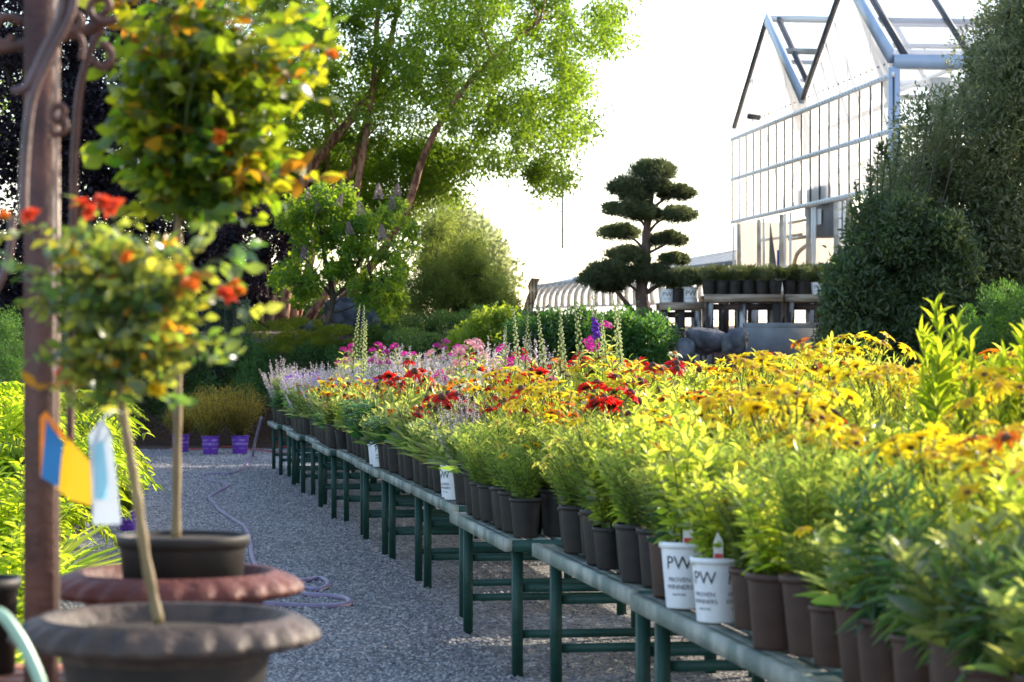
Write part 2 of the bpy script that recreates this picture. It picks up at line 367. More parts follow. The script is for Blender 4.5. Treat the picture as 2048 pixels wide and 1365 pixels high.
def clump_leaves(mb, C, rad, per, L, ratio, tpl=T_S, shell=.45, up=.25, flat=1.0, droop=0.0, mi=0, rbias=0.0, r=rng):
    """leaf clumps: C centres (n,3), rad (n,), per leaves each"""
    C = np.asarray(C); n = len(C); rad = np.broadcast_to(rad, (n,))
    idx = np.repeat(np.arange(n), per); k = len(idx)
    d = rdir(k, r); rr = shell + (1 - shell) * r.random(k) ** .7
    rr *= 1 + .18 * r.normal(size=k) * (r.random(k) < .3)
    off = d * (rr * rad[idx])[:, None]; off[:, 2] *= flat
    P = C[idx] + off
    D = d * .7 + rdir(k, r) * .8 + np.array((0, 0, up - droop))
    U = d * .5 + rdir(k, r) * .6 + np.array((0, 0, .5))
    LL = L * (.65 + .7 * r.random(k))
    crnd = r.random(n)[idx]
    mb.leaves(P, D, U, LL, LL * ratio, tpl, np.clip(.5 * crnd + .5 * r.random(k) + rbias, 0, 1), mi)
    return mb

def in_poly(x, y, poly):
    poly = np.asarray(poly, float); c = np.zeros(len(x), bool); j = len(poly) - 1
    for i in range(len(poly)):
        xi, yi = poly[i]; xj, yj = poly[j]
        cond = ((yi > y) != (yj > y)) & (x < (xj - xi) * (y - yi) / (yj - yi + 1e-12) + xi)
        c ^= cond; j = i
    return c
def poly_pts(poly, n, d0, d1, r=rng, mind=0.0):
    """n clump centres inside a silhouette standing between depths d0 and d1 (metres)"""
    poly = np.asarray(poly, float); lo = poly.min(0); hi = poly.max(0); dm = (d0 + d1) / 2
    out = np.zeros((0, 3))
    while len(out) < n:
        x = lo[0] + (hi[0]-lo[0]) * r.random(4*n); y = lo[1] + (hi[1]-lo[1]) * r.random(4*n)
        k = in_poly(x, y, poly); x = x[k]; y = y[k]; d = d0 + (d1 - d0) * r.random(len(x))
        P = np.stack([(x-CX)/FP*dm, d, EYE-(y-HZ)/FP*dm], -1); out = np.concatenate([out, P])
    return out[:n]

def curve_pts(P, n=12):
    """Catmull-Rom through P"""
    P = np.asarray(P, float); Q = np.vstack([2*P[0]-P[1], P, 2*P[-1]-P[-2]]); out = []
    for i in range(1, len(Q)-2):
        for t in np.linspace(0, 1, n, endpoint=False):
            a, b, c, d = Q[i-1], Q[i], Q[i+1], Q[i+2]
            out.append(.5*((2*b)+(-a+c)*t+(2*a-5*b+4*c-d)*t*t+(-a+3*b-3*c+d)*t**3))
    out.append(P[-1]); return np.array(out)
def limb(mb, P, r0, r1, n=6, seg=8, noise=.06):
    Q = curve_pts(P, n); mb.tube(Q, np.linspace(r0, r1, len(Q)), seg, noise=noise)

# text as a mesh, wrapped on a cone
_txt = {}
def text_geo(s, size):
    if (s, size) in _txt: return _txt[(s, size)]
    cu = bpy.data.curves.new('t', 'FONT'); cu.body = s; cu.size = size; cu.align_x = 'CENTER'; cu.align_y = 'CENTER'; cu.resolution_u = 2
    o = bpy.data.objects.new('t', cu); COL.objects.link(o)
    dg = bpy.context.evaluated_depsgraph_get(); me = bpy.data.meshes.new_from_object(o.evaluated_get(dg))
    V = np.array([v.co[:] for v in me.vertices]); F = [tuple(p.vertices) for p in me.polygons]
    bpy.data.objects.remove(o); bpy.data.curves.remove(cu); bpy.data.meshes.remove(me)
    _txt[(s, size)] = (V, F); return V, F
def text_on_cone(mb, s, size, z, rfun, ang=-math.pi/2, mi=0):
    V, F = text_geo(s, size); zz = z + V[:, 1]; rr = np.array([rfun(a) for a in zz]) + .0012
    a = ang + V[:, 0] / rr
    mb.add(np.stack([np.cos(a)*rr, np.sin(a)*rr, zz], -1), F, .5, mi)

# ------------------------------------------------------------------ pots
def pot_mesh(name, mat, rt, rb, h, lip=.006, seg=28):
    b = MB(); t = .003
    b.lathe([(0, .002), (rb*.98, .002), (rb, .008), (rt-.002, h-.022), (rt-.002, h-.020), (rt+lip, h-.019), (rt+lip, h), (rt-t, h), (rt-t-.004, h-.05)], seg)
    return b.mesh(name, mat, True)
def soil_mesh(r, z):
    b = MB(); n = 24; a = np.linspace(0, 2*np.pi, n, endpoint=False)
    V = [(0, 0, z+.004)] + [(r*.55*math.cos(x), r*.55*math.sin(x), z + .004*math.sin(3*x)) for x in a] + [(r*math.cos(x), r*math.sin(x), z) for x in a]
    F = [(0, 1+i, 1+(i+1) % n) for i in range(n)] + [(1+i, 1+n+i, 1+n+(i+1) % n, 1+(i+1) % n) for i in range(n)]
    b.add(V, F); return b.mesh('soil', 'soil', True)
PH, PRT, PRB = .215, .084, .066
POT = {k: pot_mesh('pot', m, PRT, PRB, PH) for k, m in (('black', 'pot'), ('brown', 'potbrown'), ('white', 'potwhite'))}
SOIL = soil_mesh(PRT-.006, PH-.03)
b = MB(); rf = lambda z: PRB + (PRT-PRB)*z/PH
for a in (-math.pi/2 - .55, -math.pi/2 + 1.1):
    text_on_cone(b, 'PW', .060, .148, rf, a); text_on_cone(b, 'PROVEN', .021, .095, rf, a); text_on_cone(b, 'WINNERS', .021, .072, rf, a)
    text_on_cone(b, 'NATURE', .012, .048, rf, a)
LETTER = b.mesh('lettering', 'ink')
TAGM = None
b = MB(); b.quad((-.016,0,0),(.016,0,0),(.016,.012,.085),(-.016,.012,.085)); b.quad((-.016,.0125,.0851),(.016,.0125,.0851),(0,.018,.118),(-.004,.018,.118)); b.quad((-.013,-.001,.03),(.013,-.001,.03),(.013,.0035,.05),(-.013,.0035,.05), mi=1)
TAGM = b.mesh('plant_label', ['potwhite', 'inkred'])

# ------------------------------------------------------------------ blossoms
def ring_petals(mb, n, L, Wd, elev, z=0, tpl=T_M, mi=0, r0=.0, r=rng, jit=.12):
    a = np.linspace(0, 2*np.pi, n, endpoint=False) + jit*r.normal(size=n)
    e = elev + .12*r.normal(size=n)
    D = np.stack([np.cos(a)*np.cos(e), np.sin(a)*np.cos(e), np.sin(e)], -1)
    U = np.tile(np.array((0, 0, 1.)), (n, 1)) + .15*r.normal(size=(n, 3))
    P = np.stack([np.cos(a)*r0, np.sin(a)*r0, np.full(n, z)], -1)
    mb.leaves(P, D, U, L*(.85+.3*r.random(n)), Wd, tpl, r.random(n), mi)
def daisy(petalm, conem, n=14, L=.045, Wd=.017, elev=.1, cr=.016, ch=.012, dbl=False):
    b = MB(); ring_petals(b, n, L, Wd, elev, 0, r0=cr*.6)
    if dbl: ring_petals(b, n, L*.7, Wd*.9, elev+.35, .004, r0=cr*.5)
    k = 10
    b.lathe([(cr, -.003), (cr*1.02, ch*.3), (cr*.8, ch*.8), (cr*.4, ch*1.05), (0.0005, ch*1.1)], k, mi=1)
    b.tube([(0,0,-.10),(0.003,0,-.05),(0,0,0)], .0026, 5, mi=2)
    return b.mesh('blossom', [petalm, conem, 'stem'])
FL = {
 'red': [daisy('p_red', 'cone', 14, .048, .019, -.25, .020, .022), daisy('p_red', 'cone', 13, .042, .018, .15, .019, .024, True)],
 'orange': [daisy('p_orange', 'cone', 13, .045, .018, .1), daisy('p_orange', 'conegold', 12, .040, .019, -.15, .017, .018)],
 'yellow': [daisy('p_yellow', 'conegold', 9, .036, .022, .25, .010, .008), daisy('p_yellow', 'conegold', 12, .040, .020, .05, .013, .009), daisy('p_yellow', 'cone', 13, .042, .018, .3, .010, .010)],
 'seed': [daisy('stem', 'cone', 6, .012, .006, -.6, .017, .024), daisy('stem', 'conegold', 6, .012, .006, -.4, .012, .014)],
 'lemon': [daisy('p_lemon', 'conegold', 8, .032, .019, .2, .008, .006), daisy('p_lemon', 'conegold', 8, .030, .018, .5, .008, .006)],
 'white': [daisy('p_white', 'conegold', 15, .045, .015, -.1, .018, .018)],
 'pink': [daisy('p_pink', 'cone', 14, .045, .016, -.2, .018, .02)],
}
def phlox_head(mat):
    b = MB()
    n = 46; d = rdir(n); d[:, 2] = np.abs(d[:, 2])*.9 - .1
    for i in range(n):
        p = d[i]*np.array((.075, .075, .06))*(.8+.25*rng.random()); a0 = rng.random()*6.28
        z = d[i]; x = np.cross(z, (0.1, .2, 1)); x /= np.linalg.norm(x); y = np.cross(z, x)
        a = a0 + np.arange(5)*2*np.pi/5
        D = np.cos(a)[:, None]*x + np.sin(a)[:, None]*y + .15*z
        b.leaves(np.tile(p, (5, 1)), D, np.tile(z, (5, 1)), .016, .014, T_S, np.full(5, rng.random()))
    b.tube([(0,0,-.12),(0,0,0.02)], .003, 5, mi=1)
    return b.mesh('flower_head', [mat, 'stem'])
PHX = {'magenta': phlox_head('p_magenta'), 'purple': phlox_head('p_purple'), 'pinkphlox': phlox_head('p_pink')}
def spire_mesh(h=.5, mat='spire', blue=False):
    b = MB(); n = int(h*95)
    b.tube([(0,0,-.05),(.006,0,h*.5),(0,.004,h)], [.005,.004,.002], 5, mi=1)
    for k in range(n):
        t = k/n; a = k*2.4; rr = .023*(1-t*.75); z = h*(.08+.9*t)
        c = np.array((math.cos(a)*rr, math.sin(a)*rr, z)); s = .0125*(1-t*.55)
        V = c + s*np.array([(0,0,-1.1),(1,0,0),(0,1,0),(-1,0,0),(0,-1,0),(0,0,1.2)])
        mi = 2 if blue and .2 < t < .55 else 0
        if mi: V = c + 1.7*(V-c)
        b.add(V, np.array([(0,2,1),(0,3,2),(0,4,3),(0,1,4),(5,1,2),(5,2,3),(5,3,4),(5,4,1)]), rng.random(), mi)
    return b.mesh('flower_spike', [mat, 'stem', 'p_purple'])
SPIRE = [spire_mesh(.50), spire_mesh(.38), spire_mesh(.46, blue=True)]

# ------------------------------------------------------------------ potted plant kinds
def stems_gen(n, h, spread, LL, ratio, per, mat, tpl=T_M, elev=.5, start=.15, base_r=.045, stem_r=.003, taper=.5, z0=PH-.03, r=rng, basal=0, hj=.2, curl=0.0, extra=None, eg=.5, uj=.35):
    """foliage mesh and stem tops"""
    b = MB(); tops = []
    for i in range(n):
        a = i*2.4 + r.random()*.6; rr = math.sqrt((i+.5)/n)
        lean = spread*rr*(.7+.5*r.random()); hh = h*(1 - hj*rr)*(.85+.25*r.random())
        p0 = np.array((math.cos(a)*base_r*rr, math.sin(a)*base_r*rr, z0))
        p2 = p0 + np.array((math.cos(a)*lean, math.sin(a)*lean, hh))
        p1 = p0 + np.array((math.cos(a)*lean*.25, math.sin(a)*lean*.25, hh*.6)) + r.normal(size=3)*.012
        t = np.linspace(0, 1, 7)[:, None]; C = (1-t)**2*p0 + 2*t*(1-t)*p1 + t*t*p2
        b.tube(C, np.linspace(stem_r, stem_r*.45, 7), 4, .5, 1, cap=False)
        tops.append((p2, (p2-p1)/np.linalg.norm(p2-p1)))
        tl = np.linspace(start, .99, per)[:, None] + .02*r.normal(size=(per, 1)); tl = np.clip(tl, 0, 1)
        P = (1-tl)**2*p0 + 2*tl*(1-tl)*p1 + tl*tl*p2
        az = np.arange(per)*2.4 + r.random()*6; el = elev*(.6+.8*r.random(per)) + eg*(tl[:, 0]-.5)
        D = np.stack([np.cos(az)*np.cos(el), np.sin(az)*np.cos(el), np.sin(el)], -1)
        U = np.array((0, 0, 1.)) + uj*r.normal(size=(per, 3))
        Ls = LL*(.7+.5*r.random(per))*(1-taper*tl[:, 0]**2)
        b.leaves(P, D, U, Ls, Ls*ratio, tpl, np.clip(r.random(per)*.8+.2*tl[:, 0], 0, 1))
    if basal:
        az = r.random(basal)*6.28; el = .35+1.05*r.random(basal)
        D = np.stack([np.cos(az)*np.cos(el), np.sin(az)*np.cos(el), np.sin(el)], -1)
        P = np.stack([np.cos(az)*.05, np.sin(az)*.05, np.full(basal, z0)], -1) + D*(.02+.08*r.random((basal, 1)))
        Ls = LL*1.25*(.7+.6*r.random(basal)); b.leaves(P, D, np.array((0,0,1.))+.3*r.normal(size=(basal,3)), Ls, Ls*max(ratio, .33), tpl, r.random(basal))
        # leaf stalks
        for k in range(0, basal, 2): b.tube([(math.cos(az[k])*.01, math.sin(az[k])*.01, z0), P[k]], .002, 3, .5, 1, cap=False)
    if extra: extra(b)
    return b, tops
def variant(species, seed):
    """returns (foliage mesh, [(part name, mesh, loc, rot, scale)])"""
    r = np.random.default_rng(seed); parts = []
    def put(kind, tops, k, sc=1.0, name='blossom', tilt=.35, dz=0.0):
        for p, d in tops[:k]:
            ms = FL[kind] if kind in FL else [PHX[kind]] if kind in PHX else SPIRE
            m = ms[int(r.integers(len(ms)))]
            # face up, tipped a bit outward
            tl = Vector((d[0]*1.2 + tilt*r.normal()*.6, d[1]*1.2 + tilt*r.normal()*.6 - .25, 1)).normalized()
            q = tl.to_track_quat('Z', 'Y').to_euler()
            parts.append((name, m, tuple(p + np.array((0,0,dz))), tuple(q), sc*(.85+.35*r.random())))
    S = species
    if S == 'lance':
        b, t = stems_gen(6, .50, .15, .145, .15, 40, 'lance', T_M, .22, .10, r=r, taper=.4, eg=1.9, uj=.7); mt = 'lance'
    elif S == 'lancegold':
        b, t = stems_gen(4, .80, .055, .135, .22, 58, 'gold', T_M, .85, .2, r=r, taper=.5, hj=.35, stem_r=.006); mt = 'gold'
        t.sort(key=lambda q: -q[0][2])
    elif S == 'thread':
        b, t = stems_gen(34, .38, .20, .055, .10, 60, 'thread', T_S, .55, .1, r=r, taper=.3); mt = 'thread'
        put('lemon', t[::5], 6, 1.0)
    elif S == 'threadplain':
        b, t = stems_gen(36, .46, .17, .06, .10, 62, 'thread', T_S, .55, .1, r=r, taper=.3); mt = 'thread'
        put('yellow', t[1::9], 3, .75)
    elif S == 'bushy':
        b, t = stems_gen(13, .50, .17, .075, .42, 30, 'bushy', T_M, .35, .12, r=r, taper=.35, eg=1.3, uj=.9); mt = 'bushy'
    elif S == 'coreopsis':
        b, t = stems_gen(22, .58, .19, .07, .15, 32, 'bushy', T_S, .6, .1, r=r, taper=.4, eg=1.0, uj=.8); mt = 'bushy'
        put('yellow', t[::1], 15, .95, dz=.02)
    elif S == 'helenium':
        b, t = stems_gen(20, .56, .18, .085, .24, 30, 'bushy', T_M, .55, .1, r=r, taper=.4); mt = 'bushy'
        put('yellow', t[::3], 5, .85); put('orange', t[1::3], 3, .8)
    elif S == 'cone_red':
        b, t = stems_gen(9, .52, .15, .12, .30, 12, 'broad', T_M, .85, .1, r=r, taper=.45, basal=26); mt = 'broad'
        put('red', t, 4, 1.1, dz=.05); put('seed', t[4:], 3, 1., dz=.04)
    elif S == 'cone_orange':
        b, t = stems_gen(9, .48, .15, .12, .30, 12, 'broad', T_M, .85, .1, r=r, taper=.45, basal=26); mt = 'broad'
        put('orange', t, 4, 1.0, dz=.05); put('seed', t[4:], 2, 1., dz=.04)
    elif S == 'cone_white':
        b, t = stems_gen(8, .62, .12, .12, .30, 12, 'broad', T_M, .85, .1, r=r, taper=.45, basal=24); mt = 'broad'
        put('white', t, 5, 1.1, dz=.05)
    elif S == 'gaillardia':
        b, t = stems_gen(15, .42, .19, .10, .28, 18, 'broad', T_M, .8, .1, r=r, taper=.4, basal=18); mt = 'broad'
        put('yellow', t[::3], 3, .85, dz=.03); put('orange', t[1::2], 3, .8, dz=.03); put('seed', t[2::3], 4, .8, dz=.03)
    elif S == 'broadplain':
        b, t = stems_gen(12, .36, .18, .11, .44, 16, 'broad', T_M, .75, .1, r=r, taper=.3, basal=24); mt = 'broad'
    elif S == 'darkherb':
        b, t = stems_gen(12, .30, .20, .10, .50, 18, 'dark', T_M, .2, .1, r=r, taper=.3, basal=26); mt = 'dark'
    elif S == 'phlox':
        b, t = stems_gen(8, .66, .14, .10, .24, 26, 'broad', T_M, .4, .1, r=r, taper=.4); mt = 'broad'
        put(['magenta', 'magenta', 'magenta', 'pinkphlox'][seed % 4], t, 4, .68, 'flower_head', .15, dz=.02)
    elif S == 'phlox_purple':
        b, t = stems_gen(8, .52, .16, .10, .24, 26, 'broad', T_M, .4, .1, r=r, taper=.4); mt = 'broad'
        put('purple', t, 5, .8, 'flower_head', .15, dz=.02)
    elif S == 'delphinium':
        b, t = stems_gen(4, .50, .10, .10, .5, 16, 'broad', T_M, .35, .1, r=r, taper=.4, basal=22); mt = 'broad'
        for p, d in t[:3]:
            parts.append(('flower_spike', SPIRE[seed % 3] if p is t[0][0] else SPIRE[seed % 2], tuple(p), (r.normal()*.06, r.normal()*.06, r.random()*6), .8+.5*r.random()))
    elif S == 'sage':
        b = MB()
        for i in range(30):
            a = i*2.4; rr = math.sqrt((i+.5)/30); ln = .24*rr; h = .68*(1-.3*rr)*(.8+.3*r.random())
            p0 = np.array((.03*math.cos(a)*rr, .03*math.sin(a)*rr, PH-.03)); p2 = p0+np.array((math.cos(a)*ln, math.sin(a)*ln, h))
            t_ = np.linspace(0, 1, 6)[:, None]; C = p0+(p2-p0)*t_; C[:, 2] += .05*np.sin(t_[:, 0]*3); b.tube(C, .0018, 3, .6, 1, cap=False)
            k = 80; tt = r.random((k, 1))*.8+.2; P = p0+(p2-p0)*tt; D = rdir(k, r)+np.array((0,0,.7))
            b.leaves(P, D, rdir(k, r), .020+.014*(1-tt[:, 0]), .008, T_S, r.random(k), 0)
            k = 10; tt = np.linspace(.1, .6, k)[:, None]; P = p0+(p2-p0)*tt; D = rdir(k, r)+np.array((0,0,.5))
            b.leaves(P, D, rdir(k, r), .05, .014, T_S, r.random(k), 2)
        return b.mesh('foliage', ['sagebloom', 'stem', 'sage']), parts
    elif S == 'strap':
        b = MB(); k = 46; az = r.random(k)*6.28; el = .75+.6*r.random(k)
        D = np.stack([np.cos(az)*np.cos(el), np.sin(az)*np.cos(el), np.sin(el)], -1)
        P = np.stack([np.cos(az)*.03, np.sin(az)*.03, np.full(k, PH-.03)], -1)
        b.leaves(P, D, np.array((0,0,1.))+.2*r.normal(size=(k,3)), .45*(.6+.6*r.random(k)), .03, tpl_fine(-.55, .1), r.random(k)); mt = 'bushy'
    elif S == 'sumac':
        b = MB()
        for i in range(16):
            a = i*2.4; rr = math.sqrt((i+.5)/16)
            p0 = np.array((0, 0, PH-.03)); p1 = p0+np.array((math.cos(a)*.22*rr, math.sin(a)*.22*rr, .2+.35*(1-rr*.5)*r.random()+.12))
            b.tube([p0, (p0+p1)/2+r.normal(size=3)*.02, p1], [.006,.005,.003], 5, .5, 1)
            for j in range(7):
                az = r.random()*6.28; L = .26*(.7+.5*r.random()); s_ = np.linspace(0, 1, 10)
                base = p0+(p1-p0)*(.45+.55*r.random()); dr = np.array((math.cos(az), math.sin(az), 0))
                C = base + dr*(s_*L)[:, None] + np.array((0,0,1.))*(L*(.5*s_-.75*s_**2))[:, None]
                b.tube(C, .0018, 3, .5, 1, cap=False)
                sd = np.cross(dr, (0,0,1.)); P = np.repeat(C, 2, 0); sg = np.tile([1,-1], 10)[:, None]
                D = sg*sd + .45*dr + np.array((0,0,-.25)) + .1*r.normal(size=(20, 3))
                b.leaves(P, D, np.array((0,0,1.))+.25*r.normal(size=(20,3)), .085*(.6+.5*np.sin(np.repeat(s_, 2)*2.6)), .019, T_M, r.random(20))
        mt = 'gold'
    elif S == 'goldbush':
        b, t = stems_gen(20, .48, .24, .085, .36, 34, 'gold', T_M, .35, .05, r=r, taper=.3); mt = 'gold'
    return b.mesh('foliage', [mt, 'stem']), parts
VAR = {}
DESC = {'lance': ('potted lance-leaved perennial', 'lance-leaved plant with dark narrow leaves'), 'lancegold': ('tall_perennial', 'tall glowing lime plant with narrow leaves'),
 'thread': ('coreopsis', 'feathery green plant with pale lemon flowers'), 'threadplain': ('coreopsis', 'feathery green plant with a few yellow daisies'),
 'bushy': ('leafy_perennial', 'leafy bright green plant without flowers'), 'coreopsis': ('coreopsis', 'bushy plant covered in yellow daisies'),
 'helenium': ('sneezeweed', 'plant with mixed yellow and orange daisies'), 'cone_red': ('coneflower', 'coneflower with red blooms'),
 'cone_orange': ('coneflower', 'coneflower with orange blooms'), 'cone_white': ('coneflower', 'coneflower with creamy white blooms'),
 'gaillardia': ('blanket_flower', 'blanket flower with orange and yellow blooms'), 'broadplain': ('leafy_perennial', 'broad-leaved green plant not in flower'),
 'darkherb': ('leafy_perennial', 'low dark green leafy plant'), 'phlox': ('phlox', 'tall phlox with bright flower heads'), 'phlox_purple': ('phlox', 'phlox with purple flower heads'),
 'delphinium': ('delphinium', 'delphinium with pale seed spires'), 'sage': ('russian_sage', 'silvery sage with wispy lilac spikes'),
 'strap': ('strap_leaf_plant', 'arching strap-leaved plant'), 'sumac': ('golden_sumac', 'golden sumac with feathered leaves'), 'goldbush': ('golden_shrub', 'glowing yellow-green leafy shrub')}
SHORT = {'lance': 'dark lance-leaved perennial', 'lancegold': 'tall lime perennial', 'thread': 'feathery coreopsis', 'threadplain': 'feathery yellow daisy', 'bushy': 'flowerless bright green perennial', 'coreopsis': 'bushy yellow daisy', 'helenium': 'yellow-orange sneezeweed', 'cone_red': 'red coneflower', 'cone_orange': 'orange coneflower', 'cone_white': 'cream coneflower', 'gaillardia': 'orange-yellow blanket flower', 'broadplain': 'flowerless broad-leaved perennial', 'darkherb': 'low dark leafy perennial', 'phlox': 'tall phlox', 'phlox_purple': 'purple phlox', 'delphinium': 'cream delphinium', 'sage': 'silvery sage'}
NAMES = {'lance': 'lance_leaf_perennial'}
def get_var(sp):
    if sp not in VAR: VAR[sp] = [variant(sp, s) for s in ((11, 12, 13, 14, 15) if sp not in ('phlox',) else (0, 1, 2, 3))]
    v = VAR[sp]; return v[int(rng.integers(len(v)))]
def potted(sp, loc, pot='black', label='', group=None, scale=1.0, fol=1.0, tagm=False, name=None, cat=None, nopot=False):
    fm, parts = get_var(sp)
    nm = name or NAMES.get(sp) or DESC[sp][0]
    t = thing(nm, label, cat or 'potted plant', loc, rng.random()*6.28, group, scale)
    inv = -t.rotation_euler.z
    if not nopot:
        pk = obj('pot', POT[pot], t, rot=(.014*rng.normal(), .014*rng.normal(), inv + rng.normal()*.35))
        if pot == 'white': obj('lettering', LETTER, pk)
        obj('soil', SOIL, t)
    fx = .55 + .45*min(fol, 1.2)
    obj('foliage', fm, t, (0, 0, (PH-.03)*(1-fol)), None, (fx, fx, fol))
    for pn, m, l, ro, sc in parts:
        obj(pn, m, t, (l[0]*fx, l[1]*fx, PH-.03 + (l[2]-PH+.03)*fol), ro, sc)
    if tagm: obj('plant_label', TAGM, t, (math.sin(-inv)*-.06, -.06*math.cos(-inv), PH-.035), (.1, 0, inv))
    return t

# ------------------------------------------------------------------ the setting
def sstep(x, a, b):
    t = np.clip((x-a)/(b-a), 0, 1); return t*t*(3-2*t)
def ground_h(X, Y):
    a = np.where(X < -4.2, 46.0, np.where(X > .2, 38.3, 46.0 - (X+4.2)/4.4*7.7))
    h = 2.05*sstep(Y, a, a+4.0) + .018*np.clip(Y-44, 0, 60)
    # bank on the far left edge
    return h
xs = np.concatenate([np.linspace(-1500, -60, 8), np.linspace(-40, 40, 81), np.linspace(60, 1500, 8)])
ys = np.concatenate([np.linspace(-60, 0, 4), np.linspace(2, 34, 17), np.linspace(35, 60, 51), np.linspace(65, 110, 10), np.linspace(150, 2500, 12)])
XX, YY = np.meshgrid(xs, ys); ZZ = ground_h(XX, YY) + np.where((YY > 44) & (YY < 110), .04*np.sin(XX*1.7)*np.sin(YY*1.3), 0)
b = MB(); nx = len(xs); ny = len(ys)
i = (np.arange(ny-1)[:, None]*nx + np.arange(nx-1)[None]).ravel()
b.add(np.stack([XX, YY, ZZ-.01], -1).reshape(-1, 3), np.stack([i, i+1, i+1+nx, i+nx], -1))
struct('ground', b, 'mulch', 'brown mulched garden ground rising to a terrace at the back', True)
# gravel path
b = MB(); px = [(-9, -1.5), (44.6, -1.5)]
b.add([(-4.5, -3, 0), (9, -3, 0), (9, 37, 0), (-2.6, 37, 0), (-3.6, 44.8, 0), (-8.5, 44.8, 0), (-6.3, 30, 0), (-3.2, 8, 0)], [(0,1,2,3,4,5,6,7)])
struct('gravel_path', b, 'gravel', 'grey gravel path running beside the green benches')
# loose stones
def stones(n, seed):
    r = np.random.default_rng(seed)
    d = 11.8 + 33*r.random(n*2)**1.55; xl = -.5 - .155*d - .25 - 0.9; 
    X = xl + (3.4 + .02*d)*r.random(n*2) ; X += np.where(r.random(n*2) < .35, r.random(n*2)*2.2, 0)
    k = (X > -.2135*d); X = X[k][:n]; d = d[k][:n]; n = len(X)
    s = .007 + .010*r.random(n)**1.5; s *= 1 + .012*(d-12)
    base = np.array([(1,0,0),(0,1,0),(-1,0,0),(0,-1,0),(0,0,.7),(0,0,-.5)], float)
    V = base[None] * (s[:, None, None] * (.6+.7*r.random((n, 6, 1))))
    a = r.random(n)*6.28; ca, sa = np.cos(a)[:, None], np.sin(a)[:, None]
    Vx = V[:, :, 0]*ca - V[:, :, 1]*sa; Vy = V[:, :, 0]*sa + V[:, :, 1]*ca
    V = np.stack([Vx + X[:, None], Vy + d[:, None], V[:, :, 2] + (s*.35)[:, None]], -1)
    f = np.array([(4,0,1),(4,1,2),(4,2,3),(4,3,0)])
    F = f[None] + (np.arange(n)*6)[:, None, None]
    return V.reshape(-1, 3), F.reshape(-1, 3), np.repeat(r.random(n), 6)
b = MB(); v, f, rr = stones(110000, 5); b.add(v, f, rr)
o = obj('loose_gravel', b.mesh('loose_gravel', 'stone')); tag(o, 'loose grey stones covering the path', 'gravel', kind='stuff')

# ------------------------------------------------------------------ green benches
SL = -.154; BZ = .725
near_far = [(4.70, 7.12, None), (7.16, 9.58, .458), (9.72, 12.19, .091), (12.45, 14.75, -.39), (15.35, 17.7, -.736), (17.9, 20.2, -1.115), (20.25, 22.4, -1.465)]
y = 22.55; xf = None
while y < 35.5:
    near_far.append((y, y+2.30, None)); y += 2.36
ORD = ['nearest', 'second nearest', 'third nearest', 'fourth nearest', 'fifth nearest', 'sixth nearest', 'seventh nearest', 'eighth nearest', 'ninth nearest', 'tenth nearest', 'eleventh nearest', 'twelfth nearest', 'farthest']
NUM = ['first', 'second', 'third', 'fourth', 'fifth', 'sixth', 'seventh', 'eighth', 'ninth', 'tenth', 'eleventh', 'twelfth', 'thirteenth', 'fourteenth', 'fifteenth', 'sixteenth']
def front_x(d): return .091 + SL*(d-12.19)
BEN = []
for k, (n0, f0, xf) in enumerate(near_far):
    if xf is None: xf = front_x(f0) + (.045 if k % 2 else -.04)
    BEN.append((n0, f0, xf))
ROT = math.atan(.150)
leg_len = BZ - .06
def bench_meshes(Ln, Wd):
    P = {}
    b = MB(); b.bar((0, 0, BZ-.032), (0, Ln, BZ-.032), .038, .064); P['side_rail'] = b.mesh('side_rail', 'greenworn')
    b = MB(); b.bar((.0202, .0, BZ-.034), (Wd-.0202, .0, BZ-.034), .036, .060); P['end_rail'] = b.mesh('end_rail', 'green')
    b = MB(); n = 9
    for i in range(n):
        x = .06 + (Wd-.12)*i/(n-1); b.bar((x, .021, BZ-.012), (x, Ln-.021, BZ-.012), .085, .018)
    P['top'] = b.mesh('top', 'greenworn')
    b = MB(); b.bar((0, 0, 0), (0, 0, BZ-.066), .052, .058, up=(0, 1, 0)); P['leg'] = b.mesh('leg', 'green')
    b = MB(); b.bar((.10, 0, 0), (Wd-.10, 0, 0), .03, .042); P['stretcher'] = b.mesh('stretcher', 'green')
    return P
BM = {}
for k, (n0, f0, xf) in enumerate(BEN):
    Ln = round((f0-n0)*math.sqrt(1+.15**2), 2)
    if Ln not in BM: BM[Ln] = bench_meshes(Ln, 1.2)
    P = BM[Ln]
    for c in (0, 1):
        lab = f'green painted timber plant bench, {ORD[k]} along the gravel path' if c == 0 else f'green bench standing right behind the {ORD[k]} path-side bench'
        t = thing('plant_bench', lab, 'bench', (xf - SL*(f0-n0) + c*1.235, n0, 0), ROT, 'green timber plant benches in two rows')
        obj('side_rail', P['side_rail'], t, (.019, 0, 0)); obj('side_rail', P['side_rail'], t, (1.181, 0, 0))
        obj('end_rail', P['end_rail'], t, (0.0, .02, -.001)); obj('end_rail', P['end_rail'], t, (0.0, Ln-.02, -.001))
        obj('top', P['top'], t)
        for xx in (.085, 1.115):
            for yy in (.14, Ln-.22): obj('leg', P['leg'], t, (xx, yy, 0))
        for yy in (.14, Ln-.22):
            for zz in (.22, .46): obj('stretcher', P['stretcher'], t, (0, yy, zz))

